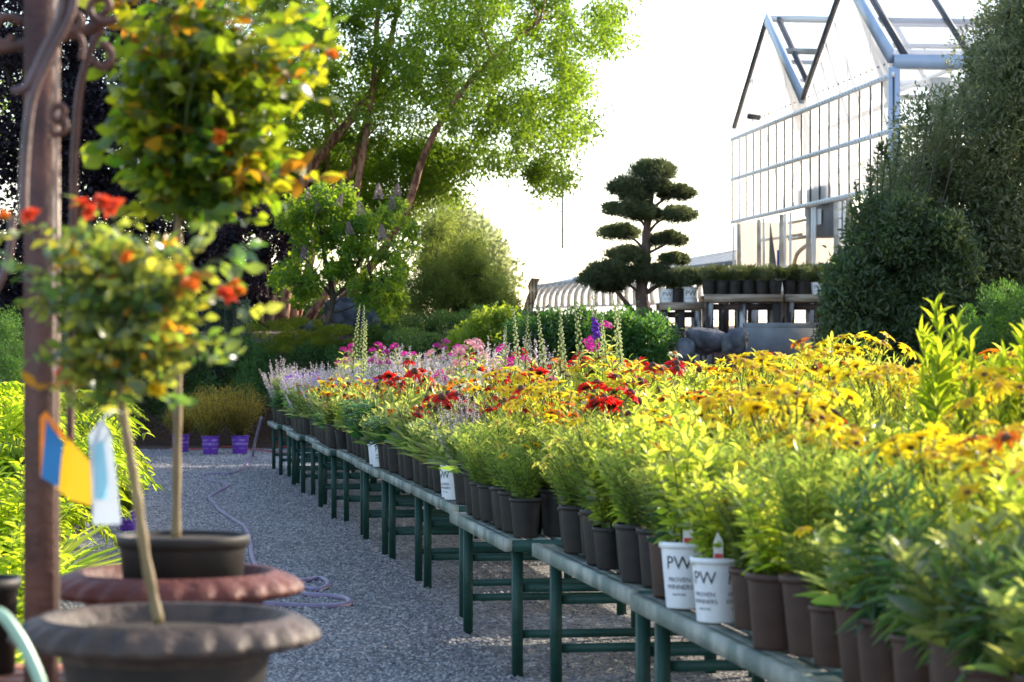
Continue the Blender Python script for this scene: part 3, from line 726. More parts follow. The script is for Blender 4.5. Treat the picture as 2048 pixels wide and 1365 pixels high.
# ------------------------------------------------------------------ plants on the benches
def species_front(d):
    u = rng.random()
    if rng.random() < .14 and d > 9: return ['bushy', 'cone_red', 'broadplain', 'gaillardia', 'threadplain', 'darkherb', 'phlox_purple', 'sage'][int(rng.integers(8))]
    if d < 7.2: return 'lance' if u < .8 else 'broadplain'
    if d < 8.6: return 'lance' if u < .18 else ('threadplain' if u < .62 else 'bushy')
    if d < 9.6: return 'bushy' if u < .6 else 'threadplain'
    if d < 11.4: return 'threadplain' if u < .55 else 'bushy'
    if d < 14.2: return 'thread'
    if d < 15.8: return 'lance' if u < .25 else ('broadplain' if u < .6 else 'cone_red')
    if d < 20.5: return 'cone_red' if u < .45 else ('broadplain' if u < .8 else 'gaillardia')
    if d < 24: return 'darkherb' if u < .4 else 'gaillardia'
    if d < 31: return 'gaillardia' if u < .6 else ('broadplain' if u < .85 else 'darkherb')
    return 'sage' if u < .55 else ('phlox_purple' if u < .75 else 'darkherb')
def species_in(d, t):
    u = rng.random()
    if rng.random() < .16: return ['bushy', 'cone_red', 'broadplain', 'gaillardia', 'threadplain', 'helenium', 'coreopsis', 'cone_white' if d > 12 else 'bushy', 'coreopsis'][int(rng.integers(9)) if rng.random() < .5 else int(rng.integers(7))]
    if d < 7.5: return 'bushy' if u < .55 else 'coreopsis'
    if d < 10: return 'bushy' if u < .5 else ('coreopsis' if u < .8 else 'threadplain')
    if d < 12.5: return 'coreopsis' if u < .45 else ('bushy' if u < .75 else 'helenium')
    if d < 15.0: return 'helenium' if u < .32 else ('cone_red' if u < .52 else 'coreopsis' if u < .68 else ('cone_orange' if u < .85 else 'bushy'))
    if d < 18.5: return 'cone_red' if u < .42 else ('helenium' if u < .68 else ('cone_orange' if u < .82 else ('broadplain' if u > .93 else 'gaillardia')))
    if d < 23: return 'cone_red' if u < .20 else ('gaillardia' if u < .64 else ('cone_orange' if u < .82 else ('phlox' if t > 1.0 and u > .93 else 'bushy' if u > .9 else 'gaillardia')))
    if d < 29:
        if t > 1.0: return 'phlox' if u < .27 else ('sage' if u < .5 else ('gaillardia' if u < .9 else 'cone_red'))
        return 'gaillardia' if u < .6 else ('broadplain' if u < .85 else 'cone_orange')
    if t > .8: return 'sage' if u < .55 else ('phlox' if u < .8 else 'bushy')
    return 'sage' if u < .45 else ('phlox_purple' if u < .7 else 'gaillardia')
def bench_pt(k, s, t):
    n0, f0, xf = BEN[k]; x0 = xf - SL*(f0-n0); ca, sa = math.cos(ROT), math.sin(ROT)
    return (x0 + t*ca - s*sa, n0 + t*sa + s*ca, BZ + .0005)
whites = [21.3, 20.9, 16.2, 15.9, 8.95, 8.6]; placed_white = set()
for k, (n0, f0, xf) in enumerate(BEN):
    Ln = (f0-n0)*math.sqrt(1+.15**2); cnt = 0
    s = .12 + (0.5 if k == 0 else 0)
    while s < Ln-.08:
        tt_ = .105 + .07*rng.random(); p = bench_pt(k, s, tt_); d = p[1]
        sp = species_front(d); pot = 'brown' if d < 9.5 else 'black'
        for w in whites:
            if w not in placed_white and abs(d-w) < .11: pot = 'white'; placed_white.add(w); p = bench_pt(k, s+.04, .095); sp = 'broadplain' if d > 12 else 'bushy'
        col = {'brown': 'brown', 'black': 'black', 'white': 'white lettered'}[pot]
        lab = f'{SHORT[sp]}, {NUM[cnt]} pot from near end, front row of {ORD[k]} bench'
        potted(sp, p, pot, lab, 'potted perennials along the front edge of the benches', .84+.36*rng.random(), .66+.4*rng.random() if d > 10 else .62+.26*rng.random(), tagm=(rng.random() < .12 or pot == 'white'))
        if pot == 'white': s += .05
        cnt += 1; s += (.195 + .09*rng.random()**2) * (1.0 if d < 24 else 1.3)
    # inner rows, thinning with distance where only the tops show
    sp_t = .33 if n0 < 19 else .40
    t = .36
    while t < 2.40:
        s = .14 + .1*rng.random()
        while s < Ln-.05:
            p = bench_pt(k, s + .05*rng.normal(), t + .04*rng.normal()); d = p[1]
            X = p[0]/d*FP + CX
            if X < 2200 and d > 5.0:
                sp = species_in(d, t); far = 1.0 + .10*(t > 1.2)
                lab = f'{SHORT[sp]} crowded behind the front row at the {ORD[k]} bench'
                potted(sp, p, 'black' if rng.random() < .8 else 'brown', lab, f'{sp.replace("_"," ")} plants crowded on the {ORD[k]} bench', 1.08+.18*rng.random(), far*(.62+.48*rng.random())*(.94 if d < 12 else 1) * (.85 if t < .8 else 1))
            s += sp_t * (.9+.25*rng.random())
        t += sp_t
# tall accents standing among the rest (pixel column, crown height, depth)
def accent(sp, px, top, d, label, sc=1.0, base=BZ, fol=None):
    x = (px-CX)/FP*d; ztop = EYE-(top-HZ)/FP*d; h0 = {'lancegold': .98, 'delphinium': 1.15, 'cone_white': .88, 'phlox': .90, 'gaillardia': .72, 'coreopsis': .8}[sp]
    f = (ztop-base)/h0
    if sp == 'delphinium': f = (ztop-base-.58)/.47; get_var(sp); keep = VAR[sp]; VAR[sp] = [keep[0 if 'purple and' in label else 1]]
    t = potted(sp, (x, d, base+.0005), 'black', label, None, 1.0, 1.0*f if fol is None else fol)
    if sp == 'delphinium': VAR[sp] = keep
    return t
accent('lancegold', 1880, 535, 9.3, 'tall glowing lime plant, highest of all on the benches at right', 1)
accent('lancegold', 1960, 615, 9.0, 'glowing lime plant just right of the tallest lime one')
accent('lancegold', 2040, 600, 8.6, 'glowing lime plant cut by the right frame edge')
accent('delphinium', 1185, 600, 17.2, 'tallest delphinium spire, purple and cream, below the cloud-pruned pine')
accent('delphinium', 1235, 640, 17.4, 'cream delphinium spire just right of the purple one')
accent('delphinium', 1110, 655, 18.6, 'cream delphinium spires left of the purple one')
accent('delphinium', 1038, 660, 19.2, 'single cream delphinium spire in front of the lime shrub')
accent('delphinium', 717, 640, 24.5, 'large cream delphinium spire rising left among magenta phlox')
accent('cone_white', 1338, 690, 15.6, 'cream coneflower standing above red blooms before the boulders')
accent('gaillardia', 965, 680, 22.0, 'orange daisies standing tall in front of the dark hedge')

# ------------------------------------------------------------------ hoses
def ground_path(pts, z=.014): return np.array([G(x, y, z) for x, y in pts])
P = ground_path([(505,912),(492,932),(470,946),(438,948),(408,950),(412,960),(452,968),(455,974),(436,984),(419,996),(432,1012),(440,1022),(470,1042),(490,1056),(500,1085),(506,1120),(530,1150),(590,1163),(640,1158),(656,1168),(640,1180),(600,1176),(597,1178),(615,1190),(670,1194),(696,1200),(694,1210),(640,1214),(560,1211),(480,1206)])
top = np.array([W(524, 836, 35.2), W(518, 856, 35.6), W(510, 885, 37)])
b = MB(); Q = curve_pts(np.vstack([top, P]), 8); Q[:, 2] = np.maximum(Q[:, 2], .014); b.tube(Q, .021, 10)
tag(obj('garden_hose', b.mesh('garden_hose', 'hose', True)), 'mauve garden hose winding along the gravel path', 'hose')
for j, (y0, lb) in enumerate([(884, 'upper red hose lying behind the purple pots'), (896, 'lower red hose lying behind the purple pots')]):
    b = MB(); b.tube(curve_pts(ground_path([(340, y0+j*2), (400, y0+3), (450, y0-2), (520, y0+5), (600, y0+14)], .02), 8), .014, 8)
    tag(obj('red_hose', b.mesh('red_hose', 'hosered', True)), lb, 'hose')

# ------------------------------------------------------------------ urns and standard roses
def gadroon(n, amp, rows):
    return lambda i, a: (amp*np.abs(np.sin(a*n/2)) if i in rows else 0*a)
def make_urn(name, label, px, py, d, mat, rin=.245, rout=.302, bowl='pot'):
    c = W(px, py, d); zr = c[2]; t = thing(name, label, 'urn', (c[0], d, 0))
    b = MB(); seg = 144; n = 26
    prof = [(rin-.03, zr-.05), (rin-.006, zr-.012), (rin, zr), (rin+.012, zr+.003), (rin+.020, zr-.003), (rin+.030, zr-.006), (rout-.012, zr-.022), (rout-.002, zr-.036), (rout, zr-.046), (rout-.012, zr-.056), (rout-.045, zr-.062), (.225, zr-.068), (.215, zr-.085)]
    def rf2(i, a): return {5: .006, 6: .016, 7: .020, 8: .020, 9: .012}.get(i, 0)*np.abs(np.sin(a*n/2 + .25*i)) 
    b.lathe(prof, seg, rfun=rf2); obj('rim', b.mesh('rim', mat, True), t)
    b = MB(); b.lathe([(.215, zr-.083), (.205, zr-.13), (.185, zr-.20), (.14, zr-.28), (.075, zr-.33), (.055, zr-.36), (.07, zr-.40), (.13, zr-.44), (.15, zr-.45), (.15, zr-.48), (0.001, zr-.48)], 64)
    obj('bowl', b.mesh('bowl', 'pot' if bowl == 'pot' else mat, True), t)
    b = MB(); b.box((0, 0, (zr-.482)/2), (.36, .36, zr-.482)); b.box((0, 0, zr-.50), (.42, .42, .03)); b.box((0, 0, .03), (.42, .42, .06))
    obj('plinth', b.mesh('plinth', 'concrete'), t)
    return t, c
u1, c1 = make_urn('garden_urn', 'grey bronze urn with gadrooned rim, nearest at bottom left', 332, 1232, 5.0, 'urngrey')
b = MB(); zz = c1[2]-.035; b.lathe([(.224, zz), (.1, zz+.006), (.001, zz+.008)], 40); obj('soil', b.mesh('soil', 'soil', True), u1)
u2, c2 = make_urn('garden_urn', 'terracotta red urn holding a black nursery pot', 350, 1143, 6.0, 'urnred', .236, .302)
b = MB(); zz = c2[2]-.045; b.lathe([(.222, zz), (.1, zz), (.001, zz)], 40); obj('soil', b.mesh('soil', 'soil', True), u2)

def rose_blossom(mat):
    b = MB()
    for lay, (n, L, e) in enumerate([(7, .034, .25), (6, .030, .7), (5, .024, 1.1), (4, .016, 1.35)]):
        ring_petals(b, n, L, L*.95, e, .002*lay, tpl_fine(-.2, .3), r0=.003)
    b.lathe([(0.0005, -.012), (.006, -.008), (.007, 0), (.004, .004)], 8, mi=1)
    return b.mesh('blossom', [mat, 'stem'])
ROSE = [rose_blossom('p_rose'), rose_blossom('p_rosered'), rose_blossom('p_yellow')]
def rose_tree(label, trunk, tr, crown, d, nst, mat, leafL, nfl, seed, potname=None, kinds=(0, 1), tipmat='shoot', fixed=()):
    r = np.random.default_rng(seed)
    P = np.array([W(x, y, dd) for x, y, dd in trunk])
    t = thing('standard_rose', label, 'rose tree', tuple(P[0]))
    o0 = P[0]
    b = MB(); Q = curve_pts(P-o0, 8); rr = np.linspace(tr, tr*.8, len(Q)); rr += .0012*np.sin(np.arange(len(Q))*1.3)
    b.tube(Q, rr, 12); obj('trunk', b.mesh('trunk', 'stake', True), t)
    EL_ = [(W(cx, cy, d)-o0, rx/FP*d, ry/FP*d, wt) for cx, cy, rx, ry, wt in crown]; top = P[-1]-o0
    cum = np.cumsum([e[3] for e in EL_]); cum = cum/cum[-1]
    bs = MB(); bl = MB(); tipP = []
    for i in range(nst):
        C, RX, RZ, _ = EL_[int(np.searchsorted(cum, r.random()))]; v = rdir(1, r)[0]; v *= r.random()**.33 * (1.42 if r.random() < .3 else 1.0)
        end = C + v*np.array((RX, RX*.95, RZ)); mid = (top+end)/2 + r.normal(size=3)*.035 + np.array((0, 0, .03))
        S = curve_pts([top, mid, end], 7); bs.tube(S, np.linspace(.004, .0015, len(S)), 5, .4)
        tipP.append(end)
        m = 7
        for j in range(m):
            q = S[int(len(S)*(.38+.62*j/m))-1] if j < m-1 else end
            az = r.random()*6.28; el = -.25+.9*r.random(); dr = np.array((math.cos(az)*math.cos(el), math.sin(az)*math.cos(el), math.sin(el)))
            LL = leafL*(.65+.6*r.random()); sd = np.cross(dr, (0,0,1.)); sd /= np.linalg.norm(sd)
            k = 5; s_ = np.array([.6,.6,1.2,1.2,1.7])[:, None]*LL; pp = q+dr*s_
            sg = np.array([1,-1,1,-1,0])[:, None]; D = sg*sd*1.0 + dr*(.45+.8*(sg == 0)) + .35*r.normal(size=(k, 3)) + np.array((0,0,-.25*r.random()))
            mi = 1 if (r.random() < .07) else 0
            bl.leaves(pp, D, np.array((0,0,1.))+1.1*r.normal(size=(k, 3)), LL*(.75+.5*r.random(k)), LL*.64, T_F, np.full(k, r.random()), mi)
            bs.tube([q, q+dr*LL*1.7], .0009, 3, .4, cap=False)
    obj('branches', bs.mesh('branches', 'stem'), t); obj('crown', bl.mesh('crown', [mat, tipmat]), t)
    for fx_, fy_, kk in fixed:
        e = W(fx_, fy_, d-.12+.08*r.random())-o0; q = Vector((.5*r.normal(), -.5+.4*r.normal(), .9)).normalized().to_track_quat('Z', 'Y').to_euler()
        obj('blossom', ROSE[kk], t, tuple(e), tuple(q), .45+.3*r.random())
        if min(np.linalg.norm(e-q_) for q_ in tipP) > .04:
            q_ = min(tipP, key=lambda p: np.linalg.norm(e-p)); b = MB(); b.tube([q_, (q_+e)/2+np.array((0,0,.01)), e], .0018, 5); obj('twig', b.mesh('twig', 'stem'), t)
    for i in range(nfl):
        C, RX, RZ, _ = EL_[i % len(EL_)]; e = tipP[i]; v = (e-C)/np.array((RX, RX, RZ)); e = C+v/np.linalg.norm(v)*np.array((RX, RX*.9, RZ))*(.9+.12*r.random())
        e[1] = C[1]-abs(e[1]-C[1]) if r.random() < .7 else e[1]
        q = Vector((v[0], v[1]*.5-.4, v[2]+.6)).normalized().to_track_quat('Z', 'Y').to_euler()
        obj('blossom', ROSE[kinds[i % len(kinds)]], t, tuple(e), tuple(q), .5+.4*r.random())
    return t
rose_tree('standard rose with grey-green leaves and orange blooms in the near urn', [(318,1248,5.0),(292,1120,5.0),(275,1000,5.0),(258,900,5.0),(243,815,5.0),(238,760,5.0)], .0115, [(210,500,190,80,1.0),(390,560,90,70,.35),(225,640,170,115,1.0),(350,680,90,60,.3),(240,770,95,60,.35)], 5.0, 76, 'rose1', .034, 0, 3, kinds=(0, 0, 1), fixed=[(165,412,1),(205,405,1),(228,416,1),(180,425,1),(358,545,0),(392,558,0),(380,572,0),(470,572,0),(452,590,1),(478,585,0),(212,560,0),(62,432,1),(8,436,0),(130,752,1),(312,780,2),(256,518,0)])
rose_tree('taller standard rose with glowing yellow-green leaves and sparse orange blooms', [(352,1085,6.0),(354,900,6.0),(357,700,6.0),(356,500,6.0),(358,400,6.0)], .0115, [(500,-10,230,130,.95),(650,70,120,85,.42),(395,60,150,110,.5),(410,220,150,150,.8),(340,260,100,60,.25),(520,330,70,120,.28),(400,410,90,70,.25)], 6.0, 108, 'rose2', .050, 12, 5, kinds=(2, 0, 2))
# nursery pot in the second urn
cc = W(366, 1070, 6.0)
t = thing('nursery_pot', 'black nursery pot standing in the terracotta urn', 'pot', (cc[0], 6.0, cc[2]-.135), 0)
b = MB(); h = .135
b.lathe([(.001,0),(.145,0),(.155,h-.03),(.156,h-.028),(.163,h-.027),(.165,h-.004),(.163,h),(.157,h),(.155,h-.03)], 64); obj('shell', b.mesh('shell', 'pot', True), t)
b = MB(); b.lathe([(.155,h-.012),(.08,h-.008),(.001,h-.006)], 40); obj('soil', b.mesh('soil', 'soil', True), t)

# tags tied to the near rose
def tag_thing(label, quads, mats):
    o0 = W(*quads[0][0], 4.95); t = thing('rose_tag', label, 'tag', tuple(o0), 0, 'care tags hanging on the near rose')
    for nm, poly, m, dd in mats:
        b = MB(); V = [W(x, y, dd + .012*math.sin(i*1.7))-o0 for i, (x, y) in enumerate(poly)]
        b.add(V, [tuple(range(len(V)))]); obj(nm, b.mesh(nm, m), t)
tag_thing('blue care tag with an orange edge beside the post', [((92,825),)], [('face', [(93,838),(126,886),(118,976),(82,955)], 'tagblue', 4.93), ('border', [(92,822),(128,868),(134,890),(93,845),(87,950),(80,955),(80,835)], 'tagorange', 4.94)])
tag_thing('yellow care tag hanging behind the white one', [((130,870),)], [('face', [(133,872),(185,930),(182,1012),(140,1000),(112,975),(120,930)], 'tagyellow', 4.97)])
tag_thing('long white care tag with pale blue print on the near trunk', [((205,840),)], [('face', [(178,870),(205,835),(222,870),(232,950),(242,1048),(186,1050),(182,960)], 'tagwhite', 4.9), ('print', [(188,890),(208,880),(216,960),(214,1000),(190,1000)], 'tagaqua', 4.885)])
b = MB(); b.tube(curve_pts([W(205,838,4.9), W(225,822,4.95), W(245,826,4.985)], 6), .0015, 5)
tag(obj('tag_string', b.mesh('tag_string', 'potwhite')), 'thin white string tying the tags to the rose trunk', 'string')

# ------------------------------------------------------------------ rusty arbour
o0 = W(82, 720, 5.5); t = thing('iron_arbour', 'rust brown iron arbour post with scrollwork at far left', 'arbour', (o0[0], 5.5, 0))
def L_(px, py, d=5.5): return W(px, py, d) - np.array((o0[0], 5.5, 0))
b = MB(); b.bar((0, 0, 0), (0, 0, 2.9), .066, .066, up=(0, 1, 0)); obj('post', b.mesh('post', 'rust'), t)
b = MB(); b.tube([L_(115, 1300, 5.47), L_(115, 700, 5.47), L_(115, 90, 5.47)], .0055, 8); obj('edge_highlight', b.mesh('edge_highlight', 'edgelight', True), t)  # pale rod added along the post as its sunlit edge highlight
def flatbar(pts, w, dd, name, mat='rust', n=10):
    b = MB(); Q = curve_pts([L_(x, y, dd) for x, y in pts], n); b.tube(Q, w, 8); obj(name, b.mesh(name, mat, True), t)
flatbar([(140,900),(143,600),(148,400),(150,300),(160,180),(185,90),(205,60)], .010, 5.7, 'curved_rod')
flatbar([(-10,98),(60,88),(130,72),(190,55),(212,30)], .014, 5.5, 'cross_rod')
flatbar([(130,-20),(118,40),(85,110),(55,170),(25,185)], .010, 5.2, 'scroll', 'iron')
flatbar([(150,-30),(140,30),(100,110),(64,200),(50,320),(46,450)], .011, 5.2, 'scroll', 'iron')
def spiral(cx, cy, r0, turns, a0, dd, sgn=1):
    p = []
    for k in range(18):
        a = a0 + sgn*turns*2*math.pi*k/17; rr = r0*(1-.75*k/17); p.append((cx+rr*math.cos(a), cy+rr*math.sin(a)))
    return p
flatbar(spiral(205, 15, 34, 1.1, .6, 5.5), .009, 5.45, 'scroll', n=3)
flatbar(spiral(200, 118, 30, .8, -1.6, 5.5), .009, 5.5, 'scroll', n=3)
flatbar(spiral(120, 225, 20, 1.0, 1.57, 5.5), .008, 5.42, 'scroll', n=3)
flatbar(spiral(112, 255, 24, .8, -1.2, 5.5), .008, 5.42, 'scroll', n=3)
flatbar(spiral(145, 40, 26, .9, 2.6, 5.5, -1), .009, 5.4, 'scroll', n=3)
flatbar([(150,0),(140,30),(150,60),(165,85),(162,120)], .007, 5.4, 'scroll', n=5)
flatbar(spiral(12, 70, 40, .9, -.6, 5.5, -1), .011, 5.5, 'scroll', n=3)
flatbar([(-20,600),(2,560),(20,500),(25,430)], .009, 5.4, 'scroll', 'iron', n=5)

# bottom left corner: pot, redwood shelf, pale hose
t = thing('nursery_pot', 'dark nursery pot cut by the left frame edge', 'pot', tuple(W(-40, 1345, 6.0)))
b = MB(); h = .235; b.lathe([(.001,0),(.085,0),(.092,h-.03),(.099,h-.028),(.10,h),(.092,h),(.09,h-.03)], 40); obj('shell', b.mesh('shell', 'pot', True), t)
b = MB(); b.lathe([(.091,h-.02),(.001,h-.016)], 30); obj('soil', b.mesh('soil', 'soil', True), t)
t = thing('redwood_shelf', 'low reddish board shelf at bottom left corner', 'shelf', tuple(W(40, 1362, 6.0)*np.array((1,1,0))))
zb = W(0, 1345, 6.0)[2]
for j, yy in enumerate((-.13, 0, .13)):
    b = MB(); b.box((-.15, yy, zb-.016), (.66, .115, .028)); obj('board', b.mesh('board', 'redwood'), t)
for sx in (-.44, .14):
    for sy in (-.12, .12): b = MB(); b.box((sx, sy, (zb-.032)/2), (.05, .05, zb-.032)); obj('leg', b.mesh('leg', 'redwood'), t)
b = MB(); b.tube(curve_pts([W(-40,1225,4.4), W(0,1228,4.4), W(30,1262,4.4), W(60,1315,4.4), W(85,1380,4.4), W(95,1460,4.4)], 8), .0115, 10)
tag(obj('hose', b.mesh('hose', 'hosegreen', True)), 'shiny pale green hose arching through the bottom left corner', 'hose')

# ------------------------------------------------------------------ plants left of the path
PPOT = pot_mesh('pot', 'potpurple', .155, .125, .33, .008, 40)
b = MB(); rf3 = lambda z: .125+.03*z/.33
for k in range(5):
    a = -math.pi/2 + (k-2)*1.256 + .15
    text_on_cone(b, 'FIRST', .045, .25, rf3, a); text_on_cone(b, 'EDITIONS', .045, .185, rf3, a); text_on_cone(b, 'SHRUBS & TREES', .016, .11, rf3, a)
PLET = b.mesh('lettering', 'inkpale'); PSOIL = soil_mesh(.148, .30)
def amber_shrub(px, py, d, label, w, h, seed, dens=70):
    r = np.random.default_rng(seed); c = W(px, py, d); c[2] = .0
    t = thing('golden_shrub', label, 'shrub', tuple(c), r.random(), 'amber shrubs in purple pots at the end of the path')
    pk = obj('pot', PPOT, t); obj('lettering', PLET, pk); obj('soil', PSOIL, t)
    b = MB()
    for i in range(dens):
        a = i*2.4; rr = math.sqrt((i+.5)/dens); p0 = np.array((.03*math.cos(a), .03*math.sin(a), .3)); p2 = p0+np.array((math.cos(a)*w*rr, math.sin(a)*w*rr, (h-.3)*(1-.35*rr**2)*(.75+.35*r.random())))
        b.tube([p0, (p0+p2)/2+np.array((math.cos(a), math.sin(a), 0))*.05*rr, p2], .003, 3, .3, 1, cap=False)
        k = 110; tt = r.random((k, 1))**.7; P = p0+(p2-p0)*tt+.045*r.normal(size=(k, 3)); D = rdir(k, r)+np.array((0,0,.8))
        b.leaves(P, D, rdir(k, r), .035, .012, T_S, np.clip(tt[:, 0]*.7+.3*r.random(k), 0, 1), 0)
    obj('foliage', b.mesh('foliage', ['amber', 'bark']), t)
amber_shrub(421, 910, 42, 'left one of the amber shrubs in lettered purple pots', .44, 1.15, 1)
amber_shrub(480, 910, 42.2, 'right one of the amber shrubs in lettered purple pots', .44, 1.2, 2)
amber_shrub(362, 905, 43, 'half hidden amber shrub left of the two in purple pots', .28, .8, 3)

lk = 0
r2 = np.random.default_rng(21)
spots = []
for d in np.concatenate([np.arange(7.2, 16, 1.05), np.arange(16, 42, 1.7)]):
    xe = -.42 - .150*d if d > 9 else -1.50 - .02*d
    for row in range(4 if d > 14 else 3):
        x = xe - .28 - row*.55 - .12*r2.random()
        px = CX + x/d*FP
        if px > -160: spots.append((x, d + .25*r2.normal(), row))
LSTY = [('sumac', 'golden sumac with feathered glowing leaves'), ('goldbush', 'yellow-green leafy shrub'), ('strap', 'arching strap-leaved lime plant'), ('bushy', 'bright green leafy perennial')]
SIDE = ['path-side row', 'second row', 'third row', 'fourth row']
LS2 = {'sumac': 'feathered golden sumac', 'goldbush': 'yellow-green shrub', 'strap': 'strap-leaved lime plant', 'bushy': 'bright leafy perennial'}
for x, d, row in spots:
    near = 'close behind the urns' if d < 12 else ('beside the middle stretch' if d < 24 else 'near the far end')
    u = r2.random()
    if d < 10: st = LSTY[2] if u < .35 else LSTY[1]
    elif d < 15: st = LSTY[1] if u < .4 else (LSTY[2] if u < .65 else LSTY[3])
    elif d < 26: st = LSTY[0] if u < .55 else LSTY[1]
    else: st = LSTY[0] if u < .5 else (LSTY[3] if u < .8 else LSTY[1])
    sc = {'sumac': 1.55, 'goldbush': 1.35, 'strap': 1.2, 'bushy': 1.3}[st[0]]*(.9+.3*r2.random())
    potted(st[0], (x, d, .001), 'black', f'{LS2[st[0]]}, {SIDE[row]} left of path, {near}', f'{st[0]} left of the path {SIDE[row]} {near}', sc*(.92 if d > 30 else 1), .9+.25*r2.random(), cat='potted plant')
# purple pot by the left border
c = G(252, 1062); t = thing('leafy_shrub', 'small lime shrub in purple pot behind the white tag', 'shrub', (c[0]+.02, c[1], 0), .4)
pk = obj('pot', PPOT, t, scale=.62); obj('lettering', PLET, pk)
obj('foliage', variant('goldbush', 5)[0], t, (0,0,0), scale=.9)

# ------------------------------------------------------------------ trees and shrubs
def crown_thing(name, label, cat, base, poly, nc, d0, d1, rad, per, L, ratio, mat, limbs, barkmat='bark', group=None, flat=1., tpl=T_S, droop=0., up=.25, shell=.4, seed=1, r0=.1, r1=.02, foln='crown', extra=None, trunkname='trunk'):
    r = np.random.default_rng(seed); bp = np.array(base, float); t = thing(name, label, cat, tuple(bp), 0, group)
    C = poly_pts(poly, nc, d0, d1, r)
    if name == 'river_birch':
        lowp = C[:, 2] < W(0, 285, 56)[2]; C[lowp, 1] = np.maximum(C[lowp, 1], 56.9 + 3*r.random(lowp.sum()))
    if extra is not None: C = np.concatenate([C, extra])
    rr = rad[0]+(rad[1]-rad[0])*r.random(len(C))
    b = MB(); clump_leaves(b, C-bp, rr, per, L, ratio, tpl, shell, up, flat, droop, r=r); obj(foln, b.mesh(foln, mat), t)
    if limbs:
        b = MB()
        for pts, a, z in limbs: limb(b, [np.array(p)-bp for p in pts], a, z)
        # fine branches reach the clumps
        tips = np.concatenate([np.array([q-bp for q in curve_pts(p, 4)]) for p, _, _ in limbs]); Cb = C-bp
        for i in range(0, len(Cb), 2):
            q = tips[np.argmin(((tips-Cb[i]-np.array((0,0,-.5)))**2).sum(1))]
            if np.linalg.norm(q-Cb[i]) < 1.5: b.tube(curve_pts([q, (q+Cb[i])/2+r.normal(size=3)*.06, Cb[i]], 4), np.linspace(r1, r1*.25, 9), 4, cap=False)
        obj(trunkname, b.mesh(trunkname, barkmat, True), t)
    return t
# river birch, many trunks
D = 56
def w(px, py, d=D): return W(px, py, d)
limbs = [([w(560,650), w(575,520), w(585,420), w(625,330), w(700,240), w(760,150), w(800,0)], .21, .05),
         ([w(585,650,56.3), w(600,500,56.3), w(640,400,56.5), w(700,350,56.5), w(735,240,56.5), w(830,120,57)], .12, .05),
         ([w(610,650,55.6), w(690,520,55.6), w(715,370,55.6), w(745,180,55.6), w(760,-60,55.6)], .11, .05),
         ([w(640,650,55.3), w(760,510,55.2), w(815,410,55), w(845,320,55), w(885,240,55), w(960,140,55), w(1080,40,55)], .12, .045),
         ([w(540,650,56.6), w(520,450,57), w(470,250,57), w(420,60,57)], .18, .05),
         ([w(590,650,57.2), w(640,430,57.2), w(655,250,57.2), w(640,50,57.2)], .12, .05)]
xl = poly_pts([(470,300),(900,290),(880,380),(820,440),(600,450),(480,430)], 150, 57.2, 60, np.random.default_rng(71))
poly = [(230,-200),(1215,-200),(1250,-40),(1256,90),(1215,130),(1175,150),(1195,245),(1150,310),(1125,365),(1085,375),(1030,310),(960,330),(905,380),(850,400),(780,330),(720,300),(640,330),(560,400),(470,380),(430,200),(250,150)]
crown_thing('river_birch', 'large multi-stemmed birch with peeling bark and sunlit green leaves', 'tree', W(590, 650, 56), poly, 760, 53, 60, (.28, .66), 290, .085, .62, 'birch', limbs, 'birchbark', seed=3, r1=.022, droop=.5, up=.1, shell=.1, extra=xl)
# purple-leaved dark trees
limbs = [([w(120,660,50), w(130,400,50), w(150,100,50), w(160,-200,50)], .2, .06), ([w(130,520,50), w(240,350,50), w(330,150,50)], .1, .03), ([w(125,450,50), w(40,250,50), w(0,50,50)], .1, .03)]
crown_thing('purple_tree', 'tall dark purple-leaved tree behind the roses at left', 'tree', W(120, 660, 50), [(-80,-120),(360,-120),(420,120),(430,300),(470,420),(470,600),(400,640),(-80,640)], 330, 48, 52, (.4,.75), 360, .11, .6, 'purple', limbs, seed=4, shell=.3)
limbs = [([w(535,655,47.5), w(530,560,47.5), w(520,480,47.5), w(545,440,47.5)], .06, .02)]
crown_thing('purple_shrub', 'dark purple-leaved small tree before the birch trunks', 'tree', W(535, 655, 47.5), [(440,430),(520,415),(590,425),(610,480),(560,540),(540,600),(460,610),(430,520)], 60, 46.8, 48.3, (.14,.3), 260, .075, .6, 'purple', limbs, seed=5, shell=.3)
crown_thing('background_hedge', 'added dark hedge closing bright gaps far behind the birch trunks', 'hedge', W(400, 690, 66), [(-100,560),(120,540),(400,560),(640,575),(800,590),(840,610),(840,690),(-100,690)], 150, 65, 67, (.4,.7), 260, .13, .5, 'box', None, seed=41, foln='foliage')  # dark foliage added to cover the bright horizon gaps
# green tree glimpsed at far left
crown_thing('background_tree', 'pale green tree glimpsed at the upper left edge', 'tree', W(-60, 600, 62), [(-150,40),(60,60),(80,300),(-150,300)], 50, 60, 64, (.35,.7), 200, .1, .6, 'birch', [([w(-60,600,62), w(-50,300,62), w(-30,100,62)], .2, .05)], seed=6)
